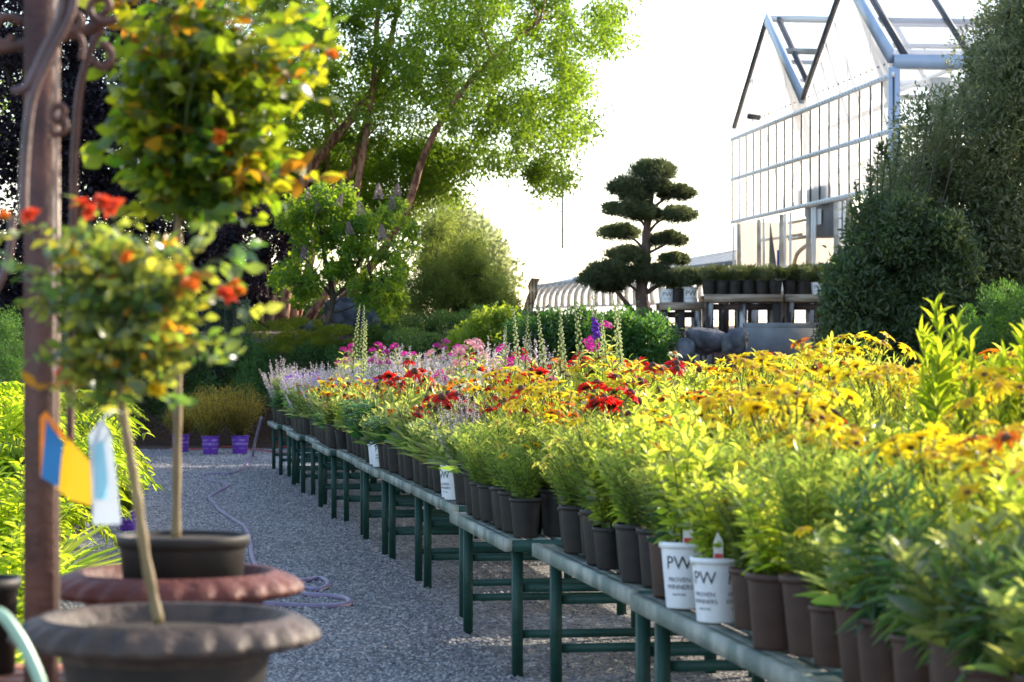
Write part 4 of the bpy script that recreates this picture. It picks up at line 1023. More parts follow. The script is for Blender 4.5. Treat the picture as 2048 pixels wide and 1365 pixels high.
# panicle hydrangea on a stem
D = 45.5
limbs = [([w(652,700,D), w(655,650,D), w(665,600,D), w(655,540,D), w(640,470,D)], .075, .03), ([w(662,600,D), w(700,560,D), w(740,470,D), w(760,420,D)], .045, .018), ([w(660,590,D), w(620,530,D), w(590,450,D)], .03, .012), ([w(690,570,D), w(760,560,D), w(800,520,D)], .025, .01)]
t = crown_thing('hydrangea_tree', 'small hydrangea tree with faded lilac flower cones', 'tree', W(652, 700, D), [(560,400),(640,385),(700,380),(790,400),(825,450),(830,510),(800,570),(820,600),(770,640),(720,610),(700,560),(640,560),(610,610),(560,600),(545,560),(600,500),(570,450)], 125, 44.8, 46.2, (.12,.26), 140, .085, .55, 'hydra', limbs, seed=7, tpl=T_M, shell=.2)
def panicle():
    b = MB(); n = 420; z = rng.random(n); rr = (1-z)**.6*.085*(.8+.25*rng.random(n)); a = rng.random(n)*6.28
    P = np.stack([rr*np.cos(a), rr*np.sin(a), z*.27], -1); b.leaves(P, rdir(n)+P*8, rdir(n), .022, .022, T_S, rng.random(n)); return b.mesh('flower_cone', 'p_panicle')
PAN = panicle(); hb = W(652, 700, D)
for px, py, dd in [(617,400,44.9),(676,412,44.8),(722,430,44.7),(757,398,44.9),(794,395,45),(785,420,44.7),(640,425,44.8),(700,470,44.6),(610,520,44.7),(765,480,44.6)]:
    obj('flower_cone', PAN, t, tuple(W(px, py, dd)-hb), (rng.normal()*.2, rng.normal()*.2, rng.random()*6), .75+.3*rng.random())
# wispy conifers
D = 50
crown_thing('tamarisk', 'wispy olive-green feathery tree right of the hydrangea tree', 'tree', W(880, 650, D), [(850,440),(900,425),(950,470),(975,520),(1000,560),(1010,610),(960,640),(800,640),(790,600),(830,560),(840,480)], 190, 49, 51, (.10,.42), 200, .085, .15, 'wispy', [([w(880,650,D), w(875,560,D), w(865,460,D)], .06, .015), ([w(878,600,D), w(930,540,D), w(950,490,D)], .03, .01), ([w(878,620,D), w(820,590,D)], .03, .01)], seed=8, shell=.0, droop=.1, extra=poly_pts([(930,500),(1000,560),(1040,610),(1010,640),(900,640)], 60, 49.5, 51, np.random.default_rng(72)))
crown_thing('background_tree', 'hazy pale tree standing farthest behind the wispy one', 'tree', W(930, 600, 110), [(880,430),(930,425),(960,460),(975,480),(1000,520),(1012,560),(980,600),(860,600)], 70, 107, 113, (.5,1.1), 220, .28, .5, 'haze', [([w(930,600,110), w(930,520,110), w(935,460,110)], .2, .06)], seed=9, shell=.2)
# weeping conifer
D = 46; r = np.random.default_rng(12); bp = W(470, 740, D); t = thing('weeping_spruce', 'weeping blue-green conifer left of the groundcover', 'tree', tuple(bp))
b = MB(); bt = MB()
limb(bt, [np.zeros(3), W(468,650,D)-bp, W(455,600,D)-bp, W(468,590,D)-bp], .05, .02)
for i in range(110):
    px = 450+18*r.normal(); a = r.random()*6.28; p0 = W(px, 600+14*r.random(), D)-bp; out = (.08+.38*r.random())
    P = [p0, p0+np.array((math.cos(a)*out*.7, math.sin(a)*out*.6, -.05)), p0+np.array((math.cos(a)*out, math.sin(a)*out*.8, -.5-.3*r.random())), p0+np.array((math.cos(a)*out*1.05, math.sin(a)*out*.8, -1.0-.5*r.random()))]
    Q = curve_pts(P, 14); bt.tube(Q, .005, 3, cap=False); k = len(Q); Q3 = np.repeat(Q, 5, 0); b.leaves(Q3, rdir(len(Q3), r)+np.array((0,0,-.8)), rdir(len(Q3), r), .055, .008, T_S, r.random(len(Q3)))
obj('foliage', b.mesh('foliage', 'weep'), t); obj('trunk', bt.mesh('trunk', 'bark'), t)
# conifer-like dark shrubs at the left margin
crown_thing('evergreen_shrub', 'upright green conifer shrub at the left edge behind the post', 'shrub', W(10, 760, 40), [(-60,640),(40,630),(55,700),(48,760),(-60,770)], 50, 39.4, 40.6, (.12,.25), 260, .05, .2, 'hedge', None, seed=14, foln='foliage')
crown_thing('evergreen_shrub', 'dark shrub mass behind the amber potted shrubs', 'shrub', W(430, 800, 45.3), [(100,690),(330,680),(520,690),(530,760),(500,830),(330,840),(80,840),(0,790)], 120, 45.0, 46.4, (.2,.4), 260, .07, .45, 'box', None, seed=15, foln='foliage')
crown_thing('evergreen_shrub', 'dark green shrub below the weeping conifer and rocks', 'shrub', W(560, 740, 44.6), [(480,700),(560,690),(700,700),(760,720),(740,790),(480,790)], 80, 44.4, 45.6, (.15,.3), 260, .06, .4, 'hedge', None, seed=16, foln='foliage')
# golden juniper groundcover
r = np.random.default_rng(17); C = poly_pts([(520,648),(640,640),(700,660),(760,672),(760,700),(530,705)], 150, 44.5, 49, r)
b = MB(); clump_leaves(b, C, .16, 220, .05, .2, T_S, .3, .3, .35, r=r)
tag(obj('juniper_groundcover', b.mesh('juniper_groundcover', 'juniper')), 'golden green juniper carpet around the boulders', 'groundcover', kind='stuff')
# clipped box mounds
for i, (px, py, rx, ry, dd) in enumerate([(778,668,50,26,43),(840,655,52,24,43.6),(900,650,52,26,44.2),(960,640,46,26,45),(820,690,60,26,42.2),(890,688,56,28,42.6),(950,680,48,28,43),(1010,610,38,20,47),(1020,640,40,20,46),(1060,640,30,14,46.5)]):
    dd += 2.6; c = W(px, py, dd); t = thing('box_mound', ['rounded dark green box mound, leftmost of the mounds behind the phlox', 'dark box mound just right of the boulder slab', 'dark box mound in the middle of the back row', 'box mound below the wispy tree', 'front box mound nearest the delphinium spire', 'front box mound in the middle of the cluster', 'front box mound touching the lime shrub', 'olive box mound left of the garden chair', 'small mound under the olive one near the chair', 'low mound left of the maroon table'][i], 'shrub', (c[0], c[1], c[2]-.2), 0, 'rounded evergreen mounds')
    r = np.random.default_rng(40+i); b = MB(); RX = rx/FP*dd; RZ = ry/FP*dd
    C = rdir(26, r)*np.array((RX*.72, RX*.7, RZ*.72)); C[:, 2] += .2
    clump_leaves(b, C, RX*.34, 170, .045, .45, T_S, .5, .4, .8, r=r); obj('foliage', b.mesh('foliage', 'box' if i < 7 else 'wispy'), t)
# lime shrub and hedge behind the flowers
crown_thing('lime_shrub', 'bright lime-green bush between box mounds and dark hedge', 'shrub', W(975, 730, 41), [(900,690),(930,660),(975,625),(1040,635),(1060,680),(1040,740),(900,740)], 80, 40.6, 41.6, (.12,.24), 170, .075, .5, 'lime', None, seed=18, foln='foliage', tpl=T_M)
crown_thing('green_hedge', 'dark green leafy hedge shrub left of the purple delphinium', 'shrub', W(1090, 740, 39.5), [(1010,690),(1040,650),(1080,640),(1170,636),(1190,680),(1190,750),(1010,750)], 80, 38.6, 39.8, (.14,.28), 210, .085, .42, 'hedge', None, seed=19, foln='foliage', tpl=T_M)
crown_thing('green_hedge', 'dark green leafy hedge shrub below the cloud-pruned pine', 'shrub', W(1260, 740, 39.2), [(1190,645),(1260,640),(1320,650),(1345,675),(1340,720),(1300,750),(1180,750)], 80, 38.4, 39.5, (.14,.28), 210, .085, .42, 'hedge', None, seed=20, foln='foliage', tpl=T_M)

# ------------------------------------------------------------------ boulders
def boulder(label, px, py, d, sx, sy, sz, seed, rz=0):
    r = np.random.default_rng(seed); import bmesh
    bm = bmesh.new(); bmesh.ops.create_icosphere(bm, subdivisions=4, radius=1)
    ph = r.random((6, 3))*6; fr = rdir(6, r)*(1+2*r.random((6, 1)))
    for v in bm.verts:
        c = np.array(v.co); k = 1+sum(.07*math.sin(float(fr[i]@c)*1.6+ph[i, 0]) for i in range(6))+sum(.022*math.sin(float(fr[i]@c)*6.3+ph[i, 1]) for i in range(6)) - .10*max(0, float(fr[0]@c)/3-.35) - .12*max(0, float(fr[1]@c)/3-.3)
        q = np.sign(c)*np.abs(c)**.8; v.co = Vector(q*k*np.array((sx, sy, sz)))
    me = bpy.data.meshes.new('boulder'); bm.to_mesh(me); bm.free(); me.materials.append(M['rock'])
    for p in me.polygons: p.use_smooth = True
    tag(obj('boulder', me, None, tuple(W(px, py, d)), (0, .0, rz)), label, 'boulder', 'blue-grey boulders in the raised bed')
boulder('low grey boulder on the golden juniper carpet', 635, 662, 47.6, .42, .35, .20, 1, .2)
boulder('tall slab boulder behind the hydrangea trunk', 700, 632, 50, .50, .4, .48, 2)
boulder('brown-grey boulder right of the tall slab', 755, 645, 49.5, .40, .4, .30, 3)
boulder('large rounded blue-grey boulder below the wooden bench', 1412, 682, 38.6, .33, .32, .23, 4)
boulder('second rounded boulder beside the concrete wall', 1470, 684, 38.4, .21, .26, .20, 5)
boulder('dark boulder low in shade behind the weeping conifer', 490, 712, 47.3, .45, .4, .32, 6)
boulder('small boulder left of the large rounded one', 1368, 700, 38.3, .16, .2, .18, 7)
t = thing('concrete_wall', 'low grey concrete step wall right of the boulders', 'wall', tuple(W(1560, 740, 39.5)))
b = MB(); hh = .68; b.box((0, 0, hh/2), (1.35, .4, hh)); obj('lower_step', b.mesh('lower_step', 'concrete'), t)
b = MB(); b.box((.06, .25, hh+.02), (1.25, .35, .14)); obj('upper_step', b.mesh('upper_step', 'concrete'), t)

# ------------------------------------------------------------------ cloud-pruned pine
D = 41; bp = W(1290, 640, D); t = thing('cloud_pruned_pine', 'dark cloud-pruned pine with layered foliage pads', 'tree', tuple(bp))
pads = [(1305,344,43,20),(1253,377,32,18),(1268,396,24,12),(1355,386,34,13),(1311,376,26,12),(1257,423,50,14),(1296,430,28,11),(1358,432,32,14),(1241,464,40,14),(1338,479,37,12),(1253,513,46,15),(1348,519,27,9),(1214,541,38,15),(1192,560,38,15),(1292,546,50,16),(1376,556,38,15),(1235,556,32,14),(1220,574,32,8),(1335,560,30,12)]
for i, (cx, cy, rx, ry) in enumerate(pads):
    r = np.random.default_rng(60+i); c = W(cx, cy, D); c[1] += .25*r.normal() if i > 0 else 0; RX = rx/FP*D*1.14; RZ = ry/FP*D*1.38; n = int(16+RX*95)
    C = np.stack([RX*.8*np.sqrt(r.random(n))*np.cos(np.arange(n)*2.4), RX*.75*np.sqrt(r.random(n))*np.sin(np.arange(n)*2.4), np.zeros(n)], -1)
    C[:, 2] = RZ*.6*(1-(C[:, 0]/RX)**2) * (.1+1.1*r.random(n)) - RZ*.3
    b = MB(); C += .02*r.normal(size=C.shape); clump_leaves(b, C, RZ*(.35+.35*r.random(n)), 120, .085, .13, T_S, .3, .7, .85, r=r)
    obj('foliage_pad', b.mesh('foliage_pad', 'pine'), t, tuple(c-bp))
b = MB()
def pb(pts, a, z, s=10): limb(b, [W(x, y, D)-bp for x, y in pts], a, z, 6, s, .08)
pb([(1292,650),(1286,610),(1284,575),(1291,520),(1292,480),(1296,440),(1303,395),(1306,350)], .135, .028, 12)
pb([(1284,645),(1262,620),(1240,590),(1215,565),(1190,560)], .06, .02)
pb([(1287,595),(1265,575),(1240,555)], .035, .015)
pb([(1288,590),(1305,578),(1335,562),(1372,560)], .05, .018)
pb([(1291,510),(1310,500),(1330,490),(1345,482)], .03, .012)
pb([(1290,505),(1275,485),(1255,472)], .03, .012)
pb([(1294,470),(1310,450),(1325,440),(1350,434)], .03, .012)
pb([(1294,460),(1280,440),(1260,428)], .03, .012)
pb([(1300,420),(1320,405),(1335,395),(1352,390)], .03, .012)
pb([(1300,410),(1285,395),(1262,385)], .025, .01)
pb([(1290,530),(1270,522),(1255,515)], .03, .012); pb([(1290,545),(1320,530),(1345,522)], .03, .012)
obj('trunk', b.mesh('trunk', 'pinebark', True), t)
# mulch bank under the pine is the ground; potted dwarf pines on wooden benches
def slab_bench(label, x0, x1, ytop, d, depth, posts, seed):
    a = W(x0, ytop, d); c = W(x1, ytop, d); z = a[2]; zg = float(ground_h(np.array(a[0]), np.array(d))); t = thing('wooden_bench', label, 'bench', (a[0], d, zg), 0, 'weathered timber benches by the greenhouse')
    Ln = c[0]-a[0]; H = z-zg
    b = MB(); b.box((Ln/2, -.02, H-.055), (Ln, .045, .125)); obj('front_rail', b.mesh('front_rail', 'wood'), t)
    b = MB(); b.box((Ln/2, depth, H-.055), (Ln, .045, .125)); obj('back_rail', b.mesh('back_rail', 'wood'), t)
    b = MB()
    for i in range(6): b.box((Ln/2, .08+i*(depth-.14)/5, H-.02), (Ln-.01, (depth-.1)/6.3, .03))
    obj('top', b.mesh('top', 'wood'), t)
    for i in range(posts):
        x = .1+(Ln-.2)*i/max(1, posts-1)
        for yy in (.05, depth-.06):
            b = MB(); b.box((x, yy, (H-.12)/2), (.12, .09, H-.12)); obj('leg', b.mesh('leg', 'woodp'), t)
    b = MB(); b.box((Ln/2, .11, H-.20), (Ln*.8, .03, .10)); obj('cross_rail', b.mesh('cross_rail', 'darkwood'), t)
    return t
slab_bench('weathered timber bench with two posts, left of the longer ones', 1318, 1408, 606, 40.6, .8, 3, 1)
slab_bench('long weathered timber bench holding black potted dwarf pines', 1408, 1566, 590, 40, 1.0, 3, 2)
slab_bench('weathered timber bench holding white lettered pots, under the evergreen', 1570, 1730, 590, 40.1, 1.0, 3, 3)
slab_bench('weathered back bench seen behind the dwarf pines', 1440, 1640, 583, 42.5, .8, 4, 4)
# dwarf pines
BP = pot_mesh('pot', 'pot', .125, .10, .24); WP = pot_mesh('pot', 'potwhite', .115, .095, .21); BS = soil_mesh(.115, .215)
b = MB(); rf4 = lambda z: .095+.02*z/.21
text_on_cone(b, 'PW', .10, .125, rf4); text_on_cone(b, 'PROVEN WINNERS', .018, .06, rf4); WLET = b.mesh('lettering', 'ink')
DP = []
for s in range(4):
    r = np.random.default_rng(80+s); b = MB(); C = rdir(14, r)*np.array((.13,.13,.09)); C[:, 2] += .33
    clump_leaves(b, C, .075, 120, .05, .14, T_S, .3, .5, .8, r=r); b.tube([(0,0,.2),(0.01,0,.34)], .01, 5); DP.append(b.mesh('foliage', 'pineL' if s % 2 else 'pine'))
k = 0
def dwarf(px, ytop, d, label, white=False, group='potted dwarf pines on the timber benches', off=.18, sc=1.):
    global k
    p = W(px, ytop, d); p[1] += off; t = thing('dwarf_pine', label, 'potted plant', (p[0], p[1], p[2]+.001), k*1.3 if not white else 0, group, sc)
    pk = obj('pot', WP if white else BP, t); obj('soil', BS, t, scale=(.9, .9, .97) if white else None)
    if white: obj('lettering', WLET, pk)
    obj('foliage', DP[k % 4], t, rot=(0,0,k)); k += 1
for i, px in enumerate([1420, 1446, 1472, 1499, 1526, 1552]):
    dwarf(px, 590, 40, f'black potted dwarf pine, {NUM[i]} from left along the long timber bench front')
for i, px in enumerate([1436, 1463, 1490, 1517, 1545]):
    dwarf(px, 590, 40, f'black potted dwarf pine, {NUM[i]} from left in the long bench back row', off=.72, sc=1.1)
dwarf(1582, 590, 40.1, 'black potted dwarf pine left of the white lettered pots'); dwarf(1610, 590, 40.1, 'black potted dwarf pine touching the left white pot')
dwarf(1638, 590, 40.1, 'dwarf shrub in white lettered pot, left of the pair', True); dwarf(1672, 590, 40.1, 'dwarf shrub in white lettered pot, right of the pair', True)
dwarf(1700, 590, 40.1, 'white pot partly hidden by the evergreen on the right bench', True)
dwarf(1382, 606, 40.6, 'dwarf shrub in white pot on the small left bench', True, sc=1.25); dwarf(1335, 606, 40.6, 'dwarf shrub in pale pot right beside the pine trunk', True, sc=1.1)
dwarf(1357, 606, 40.6, 'black potted dwarf pine between two white pots')
for i, px in enumerate([1595, 1625, 1655]): dwarf(px, 590, 40.1, f'black potted dwarf pine behind the white pots, {NUM[i]} from left', off=.75, sc=1.15)

# ------------------------------------------------------------------ garden chair and round table
D = 46; bp = W(1065, 640, D); t = thing('sling_chair', 'striped sling chair back rising left of the long greenhouse', 'chair', tuple(bp))
b = MB(); prof = [(1050,640),(1052,612),(1058,596),(1061,585),(1059,572),(1066,557)]; 
Q = curve_pts([W(x, y, D)-bp for x, y in prof], 6); w_ = .13
V = np.concatenate([Q+np.array((-.02, -.2, 0)), Q+np.array((w_, .2, 0))]); n = len(Q)
b.add(V, [(i, i+1, n+i+1, n+i) for i in range(n-1)]); obj('backrest', b.mesh('backrest', 'fabric'), t)
b = MB(); b.tube(Q+np.array((-.025, -.2, 0)), .009, 6); obj('frame', b.mesh('frame', 'iron'), t)
b = MB(); b.tube(Q+np.array((w_+.005, .2, 0)), .009, 6); obj('frame', b.mesh('frame', 'iron'), t)
b = MB(); b.tube([W(1052,612,D)-bp, W(1064,606,D)-bp, W(1074,612,D)-bp], .01, 6); obj('armrest', b.mesh('armrest', 'iron'), t)
b = MB(); 
for x in (-.05, .12): b.tube([(x, 0, -.45), (x+.0, 0, .1)], .012, 6)
obj('leg', b.mesh('leg', 'iron'), t)
bp = W(1076, 628, 45); zg = float(ground_h(np.array(bp[0]), np.array(45.))); t = thing('round_table', 'low maroon round table in front of the sling chair', 'table', (bp[0], 45, zg))
H = bp[2]-zg; b = MB(); b.lathe([(.001,H-.03),(.38,H-.03),(.42,H-.015),(.42,H+.01),(.36,H+.035),(.001,H+.04)], 40); obj('tabletop', b.mesh('tabletop', 'tabletop', True), t)
b = MB(); b.tube([(0,0,0),(0,0,H-.03)], .03, 8); obj('pedestal', b.mesh('pedestal', 'tabletop'), t)
# slim pole in the sky
bp = W(1125, 497, 70); t_ = MB(); t_.box((0, 0, .79), (.058, .05, 1.55)); t_.box((.012, 0, 1.58), (.075, .06, .04)); t_.add([(-.029,-.025,.016),(.029,-.025,.016),(.029,.025,.016),(-.029,.025,.016),(-.029,0,-.05)], [(0,1,4),(1,2,4),(2,3,4),(3,0,4)])
tag(obj('slim_pole', t_.mesh('slim_pole', 'concrete'), None, tuple(bp)), 'slim grey pole against the white sky left of the pine', 'pole')

# ------------------------------------------------------------------ big greenhouse
class Plane:
    def __init__(s, px0, d0, px1, d1):
        s.a = W(px0, HZ, d0)[:2]; s.b = W(px1, HZ, d1)[:2]; v = s.b-s.a; s.dir = v/np.linalg.norm(v); s.nrm = np.array((-s.dir[1], s.dir[0]))
    def __call__(s, px, py, off=0.0):
        k = (px-CX)/FP  # X = k*Y
        # (kY, Y) = a + u dir
        A = np.array([[k, -s.dir[0]], [1, -s.dir[1]]]); Y, u = np.linalg.solve(A, s.a)
        p = s.a + u*s.dir; z = EYE-(py-HZ)/FP*p[1]
        return np.array((p[0]+s.nrm[0]*off, p[1]+s.nrm[1]*off, z))
PL = Plane(1790, 48, 1467, 64)
out = 1.0 if (PL.nrm @ np.array((-1, 0))) > 0 else -1.0
def A(px, py, off=0.): return PL(px, py, out*off)
gh = thing('greenhouse', 'large double-gabled greenhouse with white panels and glass roof', 'greenhouse', tuple(A(1790, 560)*np.array((1,1,0))+np.array((0,0,2.3))))
gl = np.array(gh.location)
def gpart(name, mb, mat, parent=gh, smooth=False):
    for v in mb.V: v -= gl
    return obj(name, mb.mesh(name, mat, smooth), parent)
def lerp(a, b, t): return a+(b-a)*t
# lines on the facade as 3D points at far (F) and near (Nn) corners
zl = {'top': (A(1467,280), A(1790,150)), 'mid': (A(1467,360), A(1790,261)), 'bot': (A(1467,445), A(1790,372)), 'sill': (A(1467,548), A(1790,520)), 'base': (A(1467,600), A(1790,590))}
def F_(line, u, off=0.):
    a, c = zl[line]; p = lerp(a, c, u); return p + np.array((PL.nrm[0], PL.nrm[1], 0))*out*off
NP = 18
for row, (l0, l1) in enumerate((('top', 'mid'), ('mid', 'bot'))):
    for i in range(NP):
        b = MB(); e = .04/1.0; u0, u1 = (i+.02)/NP, (i+.98)/NP
        b.quad(F_(l1, u0), F_(l1, u1), F_(l0, u1), F_(l0, u0)); gpart('wall_panel', b, 'poly')
    for i in range(NP+1):
        b = MB(); b.bar(F_(l1, i/NP, .03), F_(l0, i/NP, .03), .035, .035, up=(1, 0, 0)); gpart('mullion', b, 'seal')
for ln in ('top', 'mid', 'bot'):
    b = MB(); b.bar(F_(ln, -.004, .05), F_(ln, 1.004, .05), .05, .10); gpart('rail', b, 'alu')
    b = MB()
    for i in range(60):
        p = F_(ln, (i+.5)/60, .09); b.box(p, (.015, .02, .02))
    gpart('rivet_strip', b, 'seal')
# gables
pk1 = A(1538, 38); v1 = A(1610, 197); pk2 = A(1697, -48); e1 = A(1472, 256); e2 = A(1788, 113)
t0, t1 = F_('top', 0), F_('top', 1); tm = F_('top', .5)
b = MB(); b.add([t0, tm, v1, pk1, e1], [(0,1,2,3,4)]); gpart('gable_panel', b, 'poly')
b = MB(); b.add([tm, t1, e2, pk2, v1], [(0,1,2,3,4)]); gpart('gable_panel', b, 'poly')
for (x, ya, yb) in [(1503,268,140),(1538,252,60),(1573,238,120),(1650,208,90),(1697,188,-40),(1742,170,40)]:
    b = MB(); b.bar(A(x, ya, .02), A(x, yb, .02), .02, .02, up=(1,0,0)); gpart('panel_seam', b, 'alu')
b = MB(); r = np.random.default_rng(5)
for i in range(34):
    b.box(F_('top', (i+.5)/34, .03)+np.array((0,0,.28)), (.03,.03,.03))
gpart('rivet_strip', b, 'seal')
for p, q, m, w_ in [(e1, pk1, 'seal', .09), (pk1, v1, 'alublue', .27), (v1, pk2, 'seal', .10), (pk2, e2, 'alublue', .30)]:
    nrm = np.array((PL.nrm[0], PL.nrm[1], 0))*out
    b = MB(); b.bar(p+nrm*.06, q+nrm*.06, .10, w_); gpart('gable_trim', b, m)
    if m == 'alublue':
        b = MB(); b.bar(p+nrm*.02+np.array((.25,.0,.0)), q+nrm*.02+np.array((.25,.0,.0)), .10, .12); gpart('gable_trim', b, 'seal')
# camera / lamp on the gable
b = MB(); q = A(1531, 236, .15); b.tube([q, q+np.array((-.3, -.1, .03))], .07, 10); gpart('floodlight', b, 'seal')
# roofs run to the right, perpendicular to the gable
run = np.array((-PL.nrm[0], -PL.nrm[1], 0))*out; RL = 14.0
def roof(p_hi, p_lo, name, L=RL, nr=9):
    b = MB(); b.quad(p_lo, p_lo+run*L, p_hi+run*L, p_hi); gpart('roof_glazing', b, 'glass')
    for i in range(1, nr+1):
        o = run*(L*i/nr); b = MB(); b.bar(p_hi+o+np.array((0,0,.03)), p_lo+o+np.array((0,0,.03)), .075, .12); gpart('rafter', b, 'seal')
    for f in (.5,):
        q = lerp(p_hi, p_lo, f); b = MB(); b.bar(q+np.array((0,0,-.12)), q+run*L+np.array((0,0,-.12)), .10, .10); gpart('purlin', b, 'alu')
roof(pk2, e2, 'r'); roof(pk2, v1, 'r2', 14., 2); roof(pk1, v1, 'r3', 14.0, 9); roof(pk1, e1, 'r4', 14., 2)
for p in (pk1, pk2):
    b = MB(); b.bar(p, p+run*RL, .16, .16); gpart('ridge_beam', b, 'alu')
q = lerp(pk1, v1, .45); b = MB(); b.bar(q+np.array((0,0,.05)), q+run*RL+np.array((0,0,.05)), .12, .14); gpart('purlin', b, 'sash')
b = MB(); b.bar(e2+np.array((0,0,-.10)), e2+run*RL+np.array((0,0,-.10)), .20, .26); gpart('gutter', b, 'alublue')
# inner truss lines behind the roof glass
for f, zz in ((.3, -.9), (.62, -.6), (.8, -.5)):
    q = lerp(pk2, v1, f); b = MB(); b.bar(q+np.array((0,0,-.2)), q+run*RL+np.array((0,0,-.2)), .07, .09); gpart('purlin', b, 'alu')
for i in range(1, 7):
    o = run*(RL*i/7); b = MB(); b.bar(lerp(pk2, e2, .95)+o, lerp(pk2, v1, .95)+o, .06, .08); gpart('truss_tie', b, 'alu')
# side wall facing the camera
cb = F_('sill', 1); ct = np.array((e2[0], e2[1], e2[2]-.22)); cb = np.array((ct[0], ct[1], F_('base', 1)[2]))
b = MB(); b.quad(cb, cb+run*RL, ct+run*RL, ct); gpart('side_glazing', b, 'glass')
for i in range(0, 9):
    o = run*(RL*i/9.0); b = MB(); b.bar(cb+o+np.array((0,-.03,0)), ct+o+np.array((0,-.03,0)), .13 if i else .22, .10, up=(0,1,0)); gpart('side_post', b, 'alublue')
for f in (.55, .22): b = MB(); q = lerp(cb, ct, f); b.bar(q+np.array((0,-.02,0)), q+run*RL+np.array((0,-.02,0)), .06, .08); gpart('side_rail', b, 'alu')
b = MB(); q = cb+run*1.1+np.array((0,.9,0)); b.tube([q, q+np.array((0,0,ct[2]-cb[2]-.1))], .22, 14); b.box(q+np.array((.45,0,3.9)), (.7,.3,.3)); gpart('inner_column', b, 'sash')
for k_ in range(5):
    b = MB(); q = cb+run*.2+np.array((0,1.2,2.2+.62*k_)); b.bar(q, q+run*8, .05, .10); gpart('shade_rail', b, 'beige')
# windows under the panels
posts = [0.0, .045, .20, .235, .36, .385, .42, .535, .56, .575, .70, .72, .745, .86, .88, 1.0]
for u in posts:
    b = MB(); b.bar(F_('sill', u, 0.0), F_('bot', u, 0.0)-np.array((0,0,.07)), .10, .10 if u in (.045,.20,.36,.535,.70) else .05, up=(1,0,0)); gpart('window_post', b, 'sash' if u in (.045,.20,.36,.535,.70) else 'alu')
b = MB(); b.bar(F_('sill', 0), F_('sill', 1), .16, .10); gpart('sill', b, 'alu')
b = MB(); b.quad(F_('base', 0), F_('base', 1), F_('sill', 1)-np.array((0,0,.06)), F_('sill', 0)-np.array((0,0,.06))); gpart('base_wall', b, 'alu')
# inner linings and plant room things seen through the windows
inn = lambda ln, u, off: F_(ln, u, -off)
b = MB(); b.quad(inn('base', .004, .06), inn('base', .004, 13.), inn('bot', .004, 13.), inn('bot', .004, .06)); gpart('end_wall_lining', b, 'film')
b = MB(); b.quad(inn('base', .01, 5.), inn('base', 1.3, 5.), inn('bot', 1.3, 5.), inn('bot', .01, 5.)); gpart('inner_lining', b, 'film')
b = MB(); b.bar(inn('sill', 0.05, .5)+np.array((0,0,.85)), inn('sill', .36, .5)+np.array((0,0,.85)), .05, .07); gpart('inner_rail', b, 'sash')
b = MB(); b.add([inn('sill', .215, .2), inn('sill', .275, .2), inn('sill', .222, .2)+np.array((0,0,1.35))], [(0,1,2)]); gpart('dark_panel', b, 'pot')
b = MB(); b.tube([inn('sill', .30, .2), inn('sill', .30, .2)+np.array((0,0,.5))], .10, 12); b.tube([inn('sill', .30, .2)+np.array((0,0,.5)), inn('sill', .30, .2)+np.array((0,0,.62))], .05, 10); gpart('blue_bottle', b, 'blue')
b = MB()
for z_, u0, u1 in ((1.55, .36, .46), (1.15, .33, .50), (.75, .33, .46)): b.tube([inn('sill', u0, .3)+np.array((0,0,z_)), inn('sill', u1, .3)+np.array((0,0,z_))], .07 if z_ > 1.2 else .04, 10)
b.tube([inn('sill', .47, .3)+np.array((0,0,1.9)), inn('sill', .47, .3)+np.array((0,0,1.2))], .14, 12)
b.tube(curve_pts([inn('sill', .36, .3)+np.array((0,0,0.1)), inn('sill', .39, .3)+np.array((0,0,.4)), inn('sill', .47, .3)+np.array((0,0,.55)), inn('sill', .46, .3)+np.array((0,0,.1))], 6), .05, 8); gpart('pipework', b, 'steel')
b = MB(); q0 = inn('sill', .52, .35); q1 = inn('sill', .64, .35); b.bar(lerp(q0, q1, 0)+np.array((0,0,1.25)), q1+np.array((0,0,1.25)), .5, 1.15); hb_ = gpart('heater_unit', b, 'greybox')
b = MB(); b.quad(*[p+np.array((-.30, -.05, 0)) for p in (inn('sill', .56, .35)+np.array((0,0,.95)), inn('sill', .60, .35)+np.array((0,0,.95)), inn('sill', .60, .35)+np.array((0,0,1.3)), inn('sill', .56, .35)+np.array((0,0,1.3)))]); gpart('white_notice', b, 'potwhite', gh)

# ------------------------------------------------------------------ long low greenhouse behind
PL2 = Plane(1480, 66, 1062, 96); o2 = 1.0 if (PL2.nrm @ np.array((-1, 0))) > 0 else -1.0
def B2(px, py, off=0.): return PL2(px, py, o2*off)
lg = thing('long_greenhouse', 'long low greenhouse with slanting ribs running behind the pine', 'greenhouse', tuple(B2(1480, 640)*np.array((1,1,0))+np.array((0,0,2.6)))); gl = np.array(lg.location)
L2 = {'ridge': (B2(1480,487,-1.2), B2(1090,556,-1.2)), 'eave': (B2(1480,526), B2(1078,573)), 'rail': (B2(1480,602), B2(1062,616)), 'base': (B2(1480,640), B2(1062,640))}
def E(ln, u, off=0.): return lerp(*L2[ln], u)+np.array((PL2.nrm[0], PL2.nrm[1], 0))*o2*off
NR = 26
for i in range(NR):
    b = MB(); b.quad(E('eave', i/NR+.002), E('eave', (i+1)/NR-.002), E('ridge', (i+1)/NR-.002), E('ridge', i/NR+.002)); gpart('roof_panel', b, 'poly', lg)
    b = MB(); b.quad(E('rail', i/NR+.002, .1), E('rail', (i+1)/NR-.002, .1), E('eave', (i+1)/NR-.002), E('eave', i/NR+.002)); gpart('wall_panel', b, 'poly', lg)
    b = MB(); b.quad(E('base', i/NR+.001, .12), E('base', (i+1)/NR-.001, .12), E('rail', (i+1)/NR-.001, .12), E('rail', i/NR+.001, .12)); gpart('lower_panel', b, 'poly', lg)
